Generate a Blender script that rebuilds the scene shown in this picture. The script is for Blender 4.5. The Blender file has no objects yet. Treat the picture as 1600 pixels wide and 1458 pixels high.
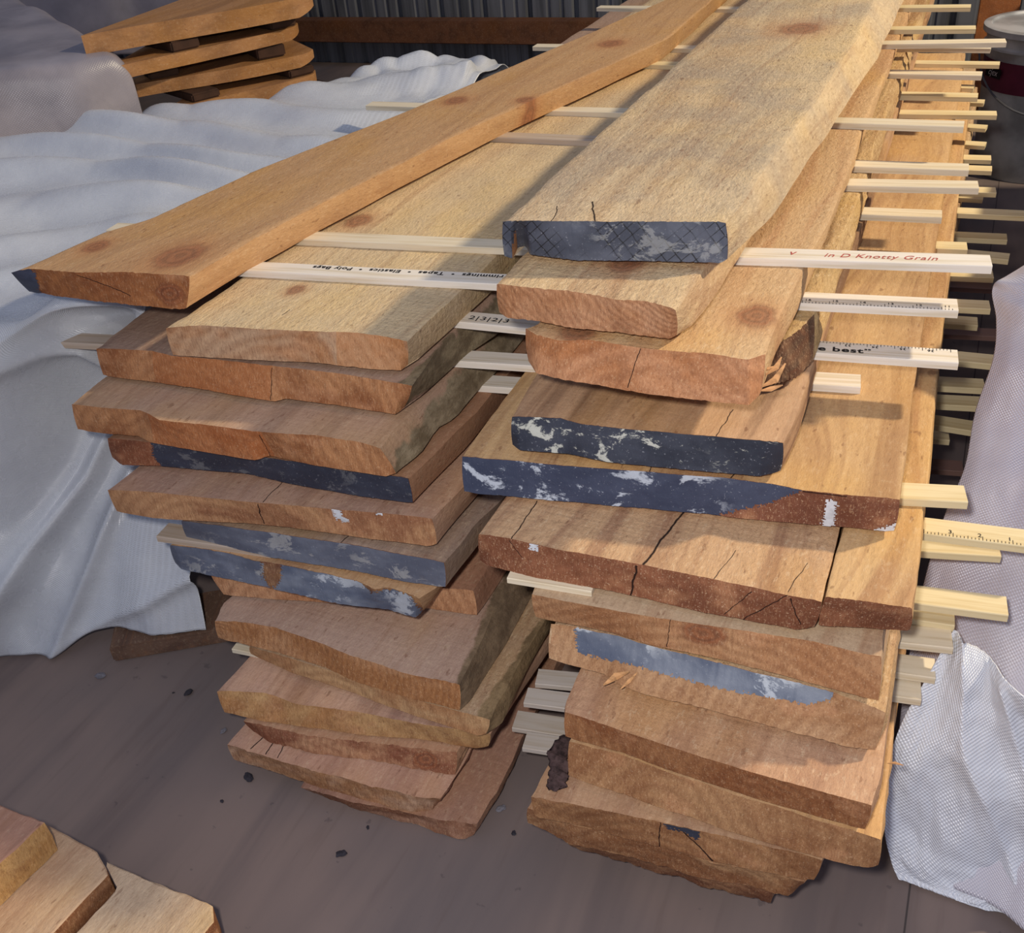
import bpy, math, random
from mathutils import Vector, Matrix, noise
random.seed(7)
scn = bpy.context.scene
C = scn.collection
scn.view_settings.view_transform = 'Standard'
scn.view_settings.look = 'None'
scn.view_settings.exposure = 0.0
scn.view_settings.gamma = 1.0

# ---------------------------------------------------------------- camera
W_, H_, FPX = 1600.0, 1458.0, 1620.0
CAMZ = 0.578
def cam_axes():
    yd = Vector((1650-800, 729+420, -FPX)).normalized()
    h = Vector((1.0, 0.09, 0.0))
    up = h.cross(yd).normalized()
    if up.y < 0: up = -up
    xd = yd.cross(up)
    return xd, yd, up
AX = cam_axes()
RW = Matrix((AX[0], AX[1], AX[2]))          # world = RW @ cam
cam_d = bpy.data.cameras.new('camera'); cam = bpy.data.objects.new('camera', cam_d); C.objects.link(cam)
cam.matrix_world = Matrix.Translation((0, 0, CAMZ)) @ RW.to_4x4()
cam_d.sensor_fit = 'HORIZONTAL'; cam_d.sensor_width = 36.0; cam_d.lens = FPX/1600*36.0
cam_d.clip_start = 0.02
scn.camera = cam
def at(px, py, z):
    r = RW @ Vector(((px-800)/FPX, (729-py)/FPX, -1.0))
    t = (z-CAMZ)/r.z
    return Vector((r.x*t, r.y*t, z))
def px_of(p):
    q = RW.transposed() @ (Vector(p)-Vector((0, 0, CAMZ)))
    return (800+FPX*q.x/-q.z, 729-FPX*q.y/-q.z)

# ---------------------------------------------------------------- tags
def tag(o, label=None, cat=None, group=None, kind=None):
    if label: o['label'] = label
    if cat: o['category'] = cat
    if group: o['group'] = group
    if kind: o['kind'] = kind
    return o
def mesh_obj(name, verts, faces, mats, parent=None, fm=None, smooth=True, sharp=35, origin=None):
    me = bpy.data.meshes.new(name)
    if origin is not None:
        o3 = Vector(origin); verts = [Vector(v)-o3 for v in verts]
    me.from_pydata([tuple(v) for v in verts], [], faces)
    for m in (mats if isinstance(mats, (list, tuple)) else [mats]): me.materials.append(m)
    if fm:
        for p, i in zip(me.polygons, fm): p.material_index = i
    if smooth:
        for p in me.polygons: p.use_smooth = True
        if sharp: me.set_sharp_from_angle(angle=math.radians(sharp))
    me.update()
    o = bpy.data.objects.new(name, me); C.objects.link(o)
    if origin is not None: o.location = origin
    if parent is not None:
        o.parent = parent
        if origin is not None: o.location = Vector(origin)-parent.location
        else: o.location = -parent.location
    return o
def n1(x, y=0.0, z=0.0): return noise.noise(Vector((x, y, z)))

# ---------------------------------------------------------------- node helpers
def srgb(r, g, b):
    f = lambda c: ((c/255)/12.92 if c/255 <= .04045 else ((c/255+.055)/1.055)**2.4)
    return (f(r), f(g), f(b), 1)
class NT:
    def __init__(s, name):
        s.m = bpy.data.materials.new(name); s.m.use_nodes = True
        s.t = s.m.node_tree; s.t.nodes.clear()
        s.out = s.t.nodes.new('ShaderNodeOutputMaterial')
        s.b = s.t.nodes.new('ShaderNodeBsdfPrincipled')
        s.t.links.new(s.b.outputs[0], s.out.inputs[0])
        s.tc = s.t.nodes.new('ShaderNodeTexCoord')
    def put(s, sock, v):
        if isinstance(v, bpy.types.NodeSocket): s.t.links.new(v, sock)
        elif v is not None: sock.default_value = v
    def n(s, typ, **kw):
        nd = s.t.nodes.new(typ)
        for k, v in kw.items(): setattr(nd, k, v)
        return nd
    def math(s, op, a, b=None, c=None, clamp=False):
        nd = s.n('ShaderNodeMath', operation=op, use_clamp=clamp)
        s.put(nd.inputs[0], a); s.put(nd.inputs[1], b)
        if c is not None: s.put(nd.inputs[2], c)
        return nd.outputs[0]
    def vmath(s, op, a, b=None, scale=None):
        nd = s.n('ShaderNodeVectorMath', operation=op)
        s.put(nd.inputs[0], a)
        if b is not None: s.put(nd.inputs[1], b)
        if scale is not None: s.put(nd.inputs['Scale'], scale)
        return nd.outputs['Value'] if op in ('LENGTH', 'DOT_PRODUCT', 'DISTANCE') else nd.outputs[0]
    def noise(s, vec, scale, detail=3, rough=.55, dist=0.0):
        nd = s.n('ShaderNodeTexNoise'); s.put(nd.inputs['Vector'], vec)
        nd.inputs['Scale'].default_value = scale; nd.inputs['Detail'].default_value = detail
        nd.inputs['Roughness'].default_value = rough; nd.inputs['Distortion'].default_value = dist
        return nd.outputs['Fac']
    def ramp(s, fac, stops):
        nd = s.n('ShaderNodeValToRGB'); s.put(nd.inputs[0], fac); cr = nd.color_ramp
        while len(cr.elements) < len(stops): cr.elements.new(0.5)
        for e, (p, c) in zip(cr.elements, stops):
            e.position = p; e.color = c if len(c) == 4 else (*c, 1)
        return nd.outputs[0]
    def sm(s, v, a, b):          # smoothstep a..b -> 0..1 (a may exceed b)
        nd = s.n('ShaderNodeMapRange', interpolation_type='SMOOTHSTEP')
        s.put(nd.inputs[0], v)
        if a <= b: nd.inputs[1].default_value = a; nd.inputs[2].default_value = b
        else:
            nd.inputs[1].default_value = b; nd.inputs[2].default_value = a
            nd.inputs[3].default_value = 1; nd.inputs[4].default_value = 0
        return nd.outputs[0]
    def mix(s, f, a, b, mode='MIX'):
        nd = s.n('ShaderNodeMix', data_type='RGBA', blend_type=mode)
        s.put(nd.inputs['Factor'], f); s.put(nd.inputs['A'], a); s.put(nd.inputs['B'], b)
        for i in nd.inputs:
            pass
        return [o for o in nd.outputs if o.type == 'RGBA'][0]
    def scale(s, vec, v3):
        return s.vmath('MULTIPLY', vec, v3)
    def bump(s, h, strength, dist):
        nd = s.n('ShaderNodeBump'); s.put(nd.inputs['Height'], h)
        nd.inputs['Strength'].default_value = strength; nd.inputs['Distance'].default_value = dist
        s.t.links.new(nd.outputs[0], s.b.inputs['Normal'])
    def fin(s, col, rough, spec=.3):
        s.put(s.b.inputs['Base Color'], col); s.put(s.b.inputs['Roughness'], rough)
        s.b.inputs['Specular IOR Level'].default_value = spec
        return s.m
def mixc(nt, f, a, b, mode='MIX'):
    nd = nt.n('ShaderNodeMix', data_type='RGBA', blend_type=mode)
    cols = [i for i in nd.inputs if i.type == 'RGBA']
    nt.put(nd.inputs[0], f); nt.put(cols[0], a); nt.put(cols[1], b)
    return [o for o in nd.outputs if o.type == 'RGBA'][0]
def seg_dist(nt, p, A, B):
    A = Vector(A); B = Vector(B); d = (B-A); L = max(d.length, 1e-5); d = d/L
    v = nt.vmath('SUBTRACT', p, tuple(A))
    t = nt.math('MINIMUM', nt.math('MAXIMUM', nt.vmath('DOT_PRODUCT', v, tuple(d)), 0.0), L)
    nd = nt.n('ShaderNodeVectorMath', operation='SCALE'); nd.inputs[0].default_value = tuple(d); nt.put(nd.inputs['Scale'], t)
    w = nt.vmath('SUBTRACT', v, nd.outputs[0])
    return nt.vmath('LENGTH', w)

def desat(c, k=.16, g=1.0):
    l = .3*c[0]+.59*c[1]+.11*c[2]
    return tuple(int((v+(l-v)*k)*g) for v in c)
def wood_top(name, seed, base=(203, 168, 128), dark=(168, 122, 86), knots=(), cracks=(), fuzz=.5, grey=0.0, stripes=.6, bark=None):
    nt = NT(name)
    base, dark = desat(base), desat(dark)
    ob = nt.vmath('ADD', nt.tc.outputs['Object'], (seed*3.17, seed*1.3, seed*.71))
    raw = nt.tc.outputs['Object']
    wob = nt.noise(nt.scale(ob, (3, 1.6, 3)), 1.0, 2)
    ob2 = nt.vmath('ADD', ob, nt.n('ShaderNodeCombineXYZ').outputs[0])
    cx = nt.n('ShaderNodeCombineXYZ'); nt.put(cx.inputs[0], nt.math('MULTIPLY', wob, .16))
    ob2 = nt.vmath('ADD', ob, cx.outputs[0])
    band = nt.noise(nt.scale(ob2, (26, 1.1, 26)), 1.0, 4, .6, .3)
    blot = nt.noise(nt.scale(ob, (7, 4, 7)), 1.0, 3, .6)
    fib = nt.noise(nt.scale(ob, (520, 34, 520)), 1.0, 3, .7)
    col = mixc(nt, nt.math('MULTIPLY', nt.sm(band, .42, .66), stripes), srgb(*base), srgb(*dark))
    col = mixc(nt, nt.math('MULTIPLY', nt.sm(blot, .45, .75), .45), col, srgb(min(255, base[0]+8), base[1]-2, base[2]-30))
    if grey: col = mixc(nt, nt.math('MULTIPLY', nt.sm(nt.noise(ob, 9, 3), .35, .65), grey), col, srgb(150, 140, 130))
    col = mixc(nt, nt.math('MULTIPLY', nt.math('SUBTRACT', fib, .5), .9), col, srgb(120, 80, 52))
    speck = nt.noise(nt.scale(ob, (170, 60, 170)), 1.0, 2, .5)
    col = mixc(nt, nt.math('MULTIPLY', nt.sm(speck, .66, .74), .45), col, srgb(110, 70, 48))
    fz1 = nt.noise(nt.scale(ob, (230, 90, 230)), 1.0, 4, .8)
    col = mixc(nt, nt.math('MULTIPLY', nt.sm(fz1, .52, .70), .10+.28*fuzz), col, srgb(116, 84, 62))
    col = mixc(nt, nt.math('MULTIPLY', nt.sm(fz1, .47, .33), .04+.30*fuzz), col, srgb(232, 208, 172))
    st = nt.noise(nt.scale(ob2, (90, 2.2, 90)), 1.0, 3, .65)
    col = mixc(nt, nt.math('MULTIPLY', nt.sm(st, .52, .72), .30), col, srgb(142, 100, 72))
    for (kx, ky, r) in knots:
        d = nt.vmath('LENGTH', nt.scale(nt.vmath('SUBTRACT', raw, (kx, ky, 0)), (1.0, .75, 0)))
        d = nt.math('DIVIDE', nt.math('ADD', d, nt.math('MULTIPLY', nt.math('SUBTRACT', nt.noise(ob, 60, 2), .5), r*.45)), r)
        halo = nt.sm(d, 2.2, .7)
        core = nt.sm(d, 1.15, .55)
        ring = nt.math('MULTIPLY_ADD', nt.math('SINE', nt.math('MULTIPLY', d, 17)), .3, .6)
        col = mixc(nt, nt.math('MULTIPLY', halo, .35), col, srgb(175, 115, 70))
        kc = mixc(nt, ring, srgb(160, 96, 66), srgb(98, 54, 42))
        col = mixc(nt, nt.math('MULTIPLY', core, .62), col, kc)
    if bark:
        (x0, y0), (x1, y1), bc = bark
        nx, ny = (y1-y0), -(x1-x0); L_ = math.hypot(nx, ny); nx /= L_; ny /= L_
        sd = nt.math('SUBTRACT', nt.vmath('DOT_PRODUCT', raw, (nx, ny, 0)), nx*x0+ny*y0)
        sd = nt.math('ADD', sd, nt.math('MULTIPLY', nt.math('SUBTRACT', nt.noise(ob, 40, 3), .5), .018))
        bt = mixc(nt, nt.sm(nt.noise(nt.scale(ob, (60, 25, 60)), 1.0, 4, .7), .35, .65), srgb(*bc), srgb(int(bc[0]*.68), int(bc[1]*.66), int(bc[2]*.62)))
        col = mixc(nt, nt.math('MULTIPLY', nt.sm(sd, -.001, .003), .88), col, bt)
    for (A, B, w) in cracks:
        p2 = nt.vmath('ADD', raw, (0, 0, 0))
        jj = nt.n('ShaderNodeCombineXYZ'); nt.put(jj.inputs[0], nt.math('MULTIPLY', nt.math('SUBTRACT', nt.noise(ob, 45, 2), .5), .006))
        d = seg_dist(nt, nt.scale(nt.vmath('ADD', p2, jj.outputs[0]), (1, 1, 0)), (A[0], A[1], 0), (B[0], B[1], 0))
        col = mixc(nt, nt.sm(d, w, w*.3), col, srgb(40, 26, 20))
    fz = nt.noise(nt.scale(ob, (260, 120, 260)), 1.0, 4, .75)
    sep = nt.n('ShaderNodeSeparateXYZ'); nt.put(sep.inputs[0], ob)
    saw = nt.noise(nt.vmath('ADD', nt.scale(ob, (6, 190, 6)), (0, 0, 0)), 1.0, 1)
    h = nt.math('ADD', nt.math('MULTIPLY', fz, 1.0), nt.math('MULTIPLY', saw, .35))
    nt.bump(h, min(1, .6*fuzz+.2), .0028)
    return nt.fin(col, .82, .25)

def wood_end(name, seed, base=(178, 122, 78), dark=(140, 86, 52), cracks=(), speck=.25, c=(0.12, -.09), freq=420, tint=None, zones=(), knots=()):
    nt = NT(name)
    base, dark = desat(base, .12), desat(dark, .12)
    raw = nt.tc.outputs['Object']
    ob = nt.vmath('ADD', raw, (seed*2.17, 0, seed*.41))
    j = nt.n('ShaderNodeCombineXYZ'); nz = nt.math('MULTIPLY', nt.math('SUBTRACT', nt.noise(ob, 14, 2), .5), .03)
    nt.put(j.inputs[0], nz); nt.put(j.inputs[2], nz)
    d = nt.vmath('LENGTH', nt.scale(nt.vmath('SUBTRACT', nt.vmath('ADD', raw, j.outputs[0]), (c[0], 0, c[1])), (1, 0, 1.1)))
    ring = nt.math('MULTIPLY_ADD', nt.math('SINE', nt.math('MULTIPLY', d, freq)), .5, .5)
    patch = nt.noise(nt.scale(ob, (9, 9, 16)), 1.0, 3, .6, .8)
    col = mixc(nt, nt.sm(patch, .38, .62), srgb(*base), srgb(*dark))
    col = mixc(nt, nt.math('MULTIPLY', ring, .24), col, srgb(112, 62, 36))
    red = nt.noise(nt.scale(ob, (13, 13, 22)), 1.3, 2)
    col = mixc(nt, nt.math('MULTIPLY', nt.sm(red, .58, .7), .4), col, srgb(206, 150, 108))
    vert = nt.noise(nt.scale(ob, (230, 230, 30)), 1.0, 3, .7)
    col = mixc(nt, nt.math('MULTIPLY', nt.math('SUBTRACT', vert, .46), 1.0), col, srgb(92, 54, 36))
    zs = nt.n('ShaderNodeSeparateXYZ'); nt.put(zs.inputs[0], nt.vmath('ADD', raw, nt.scale(j.outputs[0], (.6, 0, 0))))
    for (xa, xb, zc) in zones:
        mk_ = nt.math('MULTIPLY', nt.sm(zs.outputs[0], xa-.001, xa+.001), nt.sm(zs.outputs[0], xb+.001, xb-.001))
        col = mixc(nt, nt.math('MULTIPLY', mk_, .5), col, srgb(*zc))
    for (kx, kz, kr) in knots:
        kd = nt.vmath('LENGTH', nt.scale(nt.vmath('SUBTRACT', raw, (kx, 0, kz)), (.62, 0, 1.0)))
        kd = nt.math('DIVIDE', nt.math('ADD', kd, nt.math('MULTIPLY', nt.math('SUBTRACT', nt.noise(ob, 70, 3), .5), kr*.6)), kr)
        kc = mixc(nt, nt.math('MULTIPLY_ADD', nt.math('SINE', nt.math('MULTIPLY', kd, 15)), .4, .5), srgb(150, 88, 56), srgb(104, 58, 42))
        col = mixc(nt, nt.math('MULTIPLY', nt.sm(kd, 1.2, .7), .75), col, kc)
    v2 = nt.noise(nt.scale(ob, (520, 520, 150)), 1.0, 4, .8)
    col = mixc(nt, nt.math('MULTIPLY', nt.sm(v2, .5, .68), .42), col, srgb(104, 62, 40))
    col = mixc(nt, nt.math('MULTIPLY', nt.sm(v2, .46, .32), .38), col, srgb(226, 184, 140))
    bl = nt.noise(nt.scale(ob, (34, 34, 44)), 1.0, 4, .65, .6)
    col = mixc(nt, nt.math('MULTIPLY', nt.sm(bl, .56, .68), .32), col, srgb(126, 78, 52))
    sp = nt.noise(ob, 620, 2, .6)
    col = mixc(nt, nt.math('MULTIPLY', nt.sm(sp, .6, .72), speck), col, srgb(232, 200, 165))
    for (A, B, w) in cracks:
        jj = nt.n('ShaderNodeCombineXYZ'); nt.put(jj.inputs[0], nt.math('MULTIPLY', nt.math('SUBTRACT', nt.noise(ob, 90, 2), .5), .005))
        dd = seg_dist(nt, nt.scale(nt.vmath('ADD', raw, jj.outputs[0]), (1, 0, 1)), (A[0], 0, A[1]), (B[0], 0, B[1]))
        col = mixc(nt, nt.sm(dd, w, w*.3), col, srgb(42, 24, 18))
    h = nt.math('ADD', nt.noise(nt.scale(ob, (420, 420, 150)), 1.0, 4, .8), nt.math('MULTIPLY', ring, .2))
    nt.bump(h, .75, .0022)
    return nt.fin(col, .85, .2)

def paint_mat(name, seed, base=(46, 51, 66), chip=.5, chipcol=(205, 205, 200), second=(70, 76, 92), cross=0.0, chips_scale=26):
    nt = NT(name)
    raw = nt.tc.outputs['Object']
    ob = nt.vmath('ADD', raw, (seed*1.7, 0, seed*.6))
    a = nt.noise(nt.scale(ob, (14, 14, 26)), 1.0, 3, .6)
    col = mixc(nt, nt.sm(a, .35, .68), srgb(*base), srgb(*second))
    wx = nt.math('SINE', nt.math('MULTIPLY', nt.vmath('DOT_PRODUCT', nt.vmath('ADD', raw, (0, 0, 0)), (1, 0, -1.1)), 560))
    wy = nt.math('SINE', nt.math('ADD', nt.math('MULTIPLY', nt.vmath('DOT_PRODUCT', raw, (1, 0, .75)), 480), nt.math('MULTIPLY', nt.noise(ob, 30, 2), 4)))
    if cross:
        g = nt.math('ADD', nt.sm(wx, .9, 1.0), nt.sm(wy, .9, 1.0))
        g = nt.math('MULTIPLY', g, nt.sm(nt.noise(ob, 22, 2), .4, .55))
        col = mixc(nt, nt.math('MULTIPLY', g, cross, clamp=True), col, srgb(24, 25, 30))
    k = nt.noise(nt.scale(ob, (1, 1, 1.6)), chips_scale, 6, .72, .4)
    reg = nt.noise(ob, 9, 2)
    msk = nt.math('MULTIPLY', nt.sm(k, .53, .59), nt.sm(reg, .36, .52))
    col = mixc(nt, nt.math('MULTIPLY', msk, chip), col, srgb(*chipcol))
    sp = nt.noise(ob, 420, 2, .6)
    col = mixc(nt, nt.math('MULTIPLY', nt.sm(sp, .64, .74), .5), col, srgb(150, 152, 160))
    nt.bump(nt.math('ADD', nt.noise(nt.scale(ob, (200, 200, 60)), 1.0, 4, .7), nt.math('MULTIPLY', k, .5)), .45, .0015)
    return nt.fin(col, .55, .4)

def flat_mat(name, col, rough=.7, spec=.3, var=.12, scale=30, bump=.0, stretch=(1, 1, 1)):
    nt = NT(name)
    ob = nt.scale(nt.tc.outputs['Object'], stretch)
    a = nt.noise(ob, scale, 4, .6)
    dk = tuple(int(c*(1-var*2.2)) for c in col)
    c = mixc(nt, nt.sm(a, .35, .7), srgb(*col), srgb(*dk))
    if bump: nt.bump(a, bump, .002)
    return nt.fin(c, rough, spec)

# ---------------------------------------------------------------- boards
def resample(pts, n):
    x0, x1 = pts[0][0], pts[-1][0]
    out = []
    for i in range(n):
        x = x0+(x1-x0)*i/(n-1)
        for a, b in zip(pts, pts[1:]):
            if x <= b[0]+1e-6 or b is pts[-1]:
                t = 0 if b[0] == a[0] else (x-a[0])/(b[0]-a[0])
                out.append((x, a[1]+(b[1]-a[1])*max(0, min(1, t)))); break
    return out
def inpoly(x, y, P):
    c = False; j = len(P)-1
    for i in range(len(P)):
        if (P[i][1] > y) != (P[j][1] > y) and x < (P[j][0]-P[i][0])*(y-P[i][1])/(P[j][1]-P[i][1])+P[i][0]: c = not c
        j = i
    return c
def path_fn(pts, ang, length):
    """pts: world xy polyline from the corner; extended at ang to the full length; returns f(s)->offset"""
    P = [Vector((p[0], p[1])) for p in pts]
    tot = sum((b-a).length for a, b in zip(P, P[1:]))
    if tot < length:
        P.append(P[-1]+Vector((math.cos(ang), math.sin(ang)))*(length-tot))
    cum = [0]
    for a, b in zip(P, P[1:]): cum.append(cum[-1]+(b-a).length)
    def f(s):
        for i in range(len(P)-1):
            if s <= cum[i+1] or i == len(P)-2:
                t = (s-cum[i])/max(cum[i+1]-cum[i], 1e-6)
                return P[i]+(P[i+1]-P[i])*t-P[0]
    return f
BOARDS = {}
def board(key, z, t, top, bot, label, L=(), R=(), bR=(), bL=(), angL=90.5, angR=91.5, length=2.6, seed=None, rough=.0012, wave=.002,
          topm=None, endm=None, knots=(), cracks=(), ecr=(), paint=(), group=None, nu=64, nv=9, zones=(), bark=None, eknots=()):
    seed = seed if seed is not None else len(BOARDS)+1
    T = resample(top, nu); B = resample(bot, nu)
    Tw = [at(x, y, z) for x, y in T]; Bw = [at(x, y, z-t) for x, y in B]
    org = Vector(Tw[0])
    loc = lambda p: p-org
    mk = dict(topm or {}); ek = dict(endm or {})
    kn = [(loc(at(a, b, z)).x, loc(at(a, b, z)).y, r) for a, b, r in kn_in(knots)]
    ck = [(loc(at(a, b, z)), loc(at(c, d, z)), w) for a, b, c, d, w in cracks]
    def onface(a, b):      # pixel -> local (x,z) on the end face
        for i in range(nu-1):
            if T[i][0] <= a <= T[i+1][0] or i == nu-2:
                yt, yb = T[i][1], B[i][1]; v = max(0, min(1, (b-yt)/(yb-yt)))
                p = Tw[i].lerp(Bw[i], v); return (loc(p).x, loc(p).z)
    ec = [(onface(a, b), onface(c, d), w) for a, b, c, d, w in ecr]
    zn = [(onface(a, (top[0][1]+bot[-1][1])/2)[0], onface(b, (top[0][1]+bot[-1][1])/2)[0], c_) for a, b, c_ in zones]
    if bark:
        (a, b), (c, d), bc = bark
        q0 = loc(at(a, b, z)); q1 = loc(at(c, d, z)); mk['bark'] = ((q0.x, q0.y), (q1.x, q1.y), bc)
    mt = wood_top('sawn_face_'+key, seed, knots=kn, cracks=ck, **mk)
    me_ = wood_end('end_grain_'+key, seed, cracks=ec, zones=zn, knots=[(*onface(a, b), c_) for a, b, c_ in eknots], **ek)
    pl = path_fn([Tw[0]]+[at(a, b, z) for a, b in L], math.radians(angL), length)
    pr = path_fn([Tw[-1]]+[at(a, b, z) for a, b in R], math.radians(angR), length)
    pbr = path_fn([Bw[-1]]+[at(a, b, z-t) for a, b in bR], math.radians(angR), length) if bR else pr
    pbl = path_fn([Bw[0]]+[at(a, b, z-t) for a, b in bL], math.radians(angL), length) if bL else pl
    ss = [0, .0015, .004, .008, .014, .022, .032, .045]
    while ss[-1] < .6: ss.append(ss[-1]+.016)
    while ss[-1] < length-.05: ss.append(ss[-1]+.045)
    ss.append(length)
    verts = []; faces = []; fm = []
    NS = 5                                  # side subdivisions
    ring_n = nu+nu+2*(NS-1)
    def lead(i, v): # end face jitter
        return Vector((0, (n1(i*.55+seed*9, v*5.0, seed)*.5+n1(i*.13, v, seed+3))*rough*.7, 0))
    for k, s in enumerate(ss):
        dl, dr, dbr, dbl = pl(s), pr(s), pbr(s), pbl(s)
        row_t = []; row_b = []
        edge = min(1.0, s/.01)
        for i in range(nu):
            u = i/(nu-1)
            d = dl.lerp(dr, u); p = Tw[i]+Vector((d.x, d.y, 0))
            eu = min(u, 1-u)*14
            wv = (1-min(1, eu))*wave*.55
            p.x += n1(s*9, seed*5.1+(0 if u < .5 else 7))*wv*2*min(1, s/.03+.3)+n1(s*55, seed+(0 if u < .5 else 9))*wv*.5
            p.z += (n1(s*16, u*7, seed)*.0008 - (1-min(1, eu*3))*.0012*(1+n1(s*40, seed, u))) * (1 if s > 0 else .6)
            if s == 0: p.z += n1(i*.9, seed, 2)*rough*.55
            if k == 0: p += lead(i, 0)
            row_t.append(p)
            d = dbl.lerp(dbr, u); p = Bw[i]+Vector((d.x, d.y, 0))
            p.x += n1(s*9+3, seed*3.1+(0 if u < .5 else 7))*wv*2*min(1, s/.03+.3)
            p.z += abs(n1(i*1.3, seed, 5))*rough*.9 if s < .003 else .0004
            p.z += (1-min(1, eu*3))*.0012
            if k == 0: p += lead(i, 1)
            row_b.append(p)
        ring = list(row_t)
        for q in range(1, NS):
            v = q/NS; p = row_t[-1].lerp(row_b[-1], v)
            p.x += math.sin(v*math.pi)*.0012+n1(s*45, v*4, seed+20)*rough*1.1*edge; ring.append(p)
        ring += row_b[::-1]
        for q in range(1, NS):
            v = q/NS; p = row_b[0].lerp(row_t[0], v)
            p.x -= math.sin(v*math.pi)*.0012+n1(s*45, v*4, seed+30)*rough*1.1*edge; ring.append(p)
        verts += ring
    for k in range(len(ss)-1):
        for i in range(ring_n):
            a = k*ring_n+i; b = k*ring_n+(i+1) % ring_n
            faces.append((a, a+ring_n, b+ring_n, b)); fm.append(0)
    # front face as a grid; its rim reuses ring 0
    def cap(k0, front):
        g = [[0]*nu for _ in range(nv+1)]
        base = k0*ring_n
        for i in range(nu):
            g[0][i] = base+i
            g[nv][i] = base+nu+(NS-1)+(nu-1-i)
        for r in range(1, nv):
            for i in range(nu):
                v = r/nv
                if i in (0, nu-1):   # snap to the side profile by position
                    p = verts[g[0][i]].lerp(verts[g[nv][i]], v)
                    p = p.copy(); p.x += (1 if i else -1)*math.sin(v*math.pi)*.0012
                else:
                    p = verts[g[0][i]].lerp(verts[g[nv][i]], v)
                    if front: p = p+lead(i, v)-lead(i, 0).lerp(lead(i, 1), v)
                verts.append(p); g[r][i] = len(verts)-1
        for r in range(nv):
            for i in range(nu-1):
                f = (g[r][i], g[r][i+1], g[r+1][i+1], g[r+1][i])
                faces.append(f if front else f[::-1]); fm.append(1)
        return g
    g = cap(0, True)
    cap(len(ss)-1, False)
    o = mesh_obj('timber_board', verts, faces, [mt, me_], fm=fm, origin=org)
    tag(o, label, 'board', group)
    # painted areas of the end: thin coats as parts
    for pi, pp in enumerate(paint):
        poly, pm, plabel = pp
        W = [g_ for g_ in g]
        NU2, NV2 = nu*3, nv*4
        T2 = resample(top, NU2); B2 = resample(bot, NU2)
        pv = []; idx = {}; pf = []
        def gv(r, i):
            if (r, i) in idx: return idx[(r, i)]
            fi = i/(NU2-1)*(nu-1); i0 = min(nu-2, int(fi)); tu = fi-i0
            fr = r/NV2*nv; r0 = min(nv-1, int(fr)); tv = fr-r0
            a = verts[g[r0][i0]].lerp(verts[g[r0][i0+1]], tu); b = verts[g[r0+1][i0]].lerp(verts[g[r0+1][i0+1]], tu)
            p = a.lerp(b, tv)+Vector((0, -.0009, 0.0003))
            pv.append(p); idx[(r, i)] = len(pv)-1; return idx[(r, i)]
        for r in range(NV2):
            for i in range(NU2-1):
                v = (r+.5)/NV2
                x = (T2[i][0]+T2[i+1][0])/2*(1-v)+(B2[i][0]+B2[i+1][0])/2*v
                y = (T2[i][1]+T2[i+1][1])/2*(1-v)+(B2[i][1]+B2[i+1][1])/2*v
                x += n1(i*.27, r*.6, seed)*6+n1(i*.8, r*1.1, seed)*3; y += n1(i*.33, r*.45, seed+5)*5+n1(i*.9, r*.9, seed+8)*3
                if poly is None or inpoly(x, y, poly):
                    pf.append((gv(r, i), gv(r, i+1), gv(r+1, i+1), gv(r+1, i)))
        c = mesh_obj('painted_end', pv, pf, pm, parent=o, origin=org)
        if plabel: c['label'] = plabel
    BOARDS[key] = o
    return o
def kn_in(k): return [(a, b, c) for a, b, c in k]

P = .042; T = .034
black = paint_mat('black_end_paint', 1, chip=.15, base=(44, 48, 62), second=(58, 63, 78))
black_cross = paint_mat('black_end_paint_sawn', 2, base=(60, 64, 76), second=(84, 88, 100), chip=.25, cross=.9)
black_chip = paint_mat('black_end_paint_chipped', 3, base=(40, 44, 56), second=(58, 62, 74), chip=.8, chipcol=(200, 200, 188), chips_scale=34)
navy_chip = paint_mat('navy_end_paint_chipped', 4.4, base=(48, 54, 74), second=(62, 68, 88), chip=.8, chipcol=(190, 196, 205), chips_scale=22)
grey_paint = paint_mat('grey_end_paint', 5, base=(88, 93, 108), second=(112, 117, 130), chip=.45, chipcol=(190, 188, 182))
grey_blue = paint_mat('grey_blue_end_paint', 6.3, base=(84, 92, 110), second=(120, 126, 138), chip=.6, chipcol=(205, 210, 214), chips_scale=20)
white_paint = flat_mat('white_paint_daub', (214, 216, 220), .6, .4, .08, 60, .3)

orange_end = dict(base=(196, 134, 84), dark=(160, 98, 56))
red_end = dict(base=(158, 98, 66), dark=(124, 72, 48), speck=.5)
pale_end = dict(base=(204, 156, 112), dark=(182, 126, 80))

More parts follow.
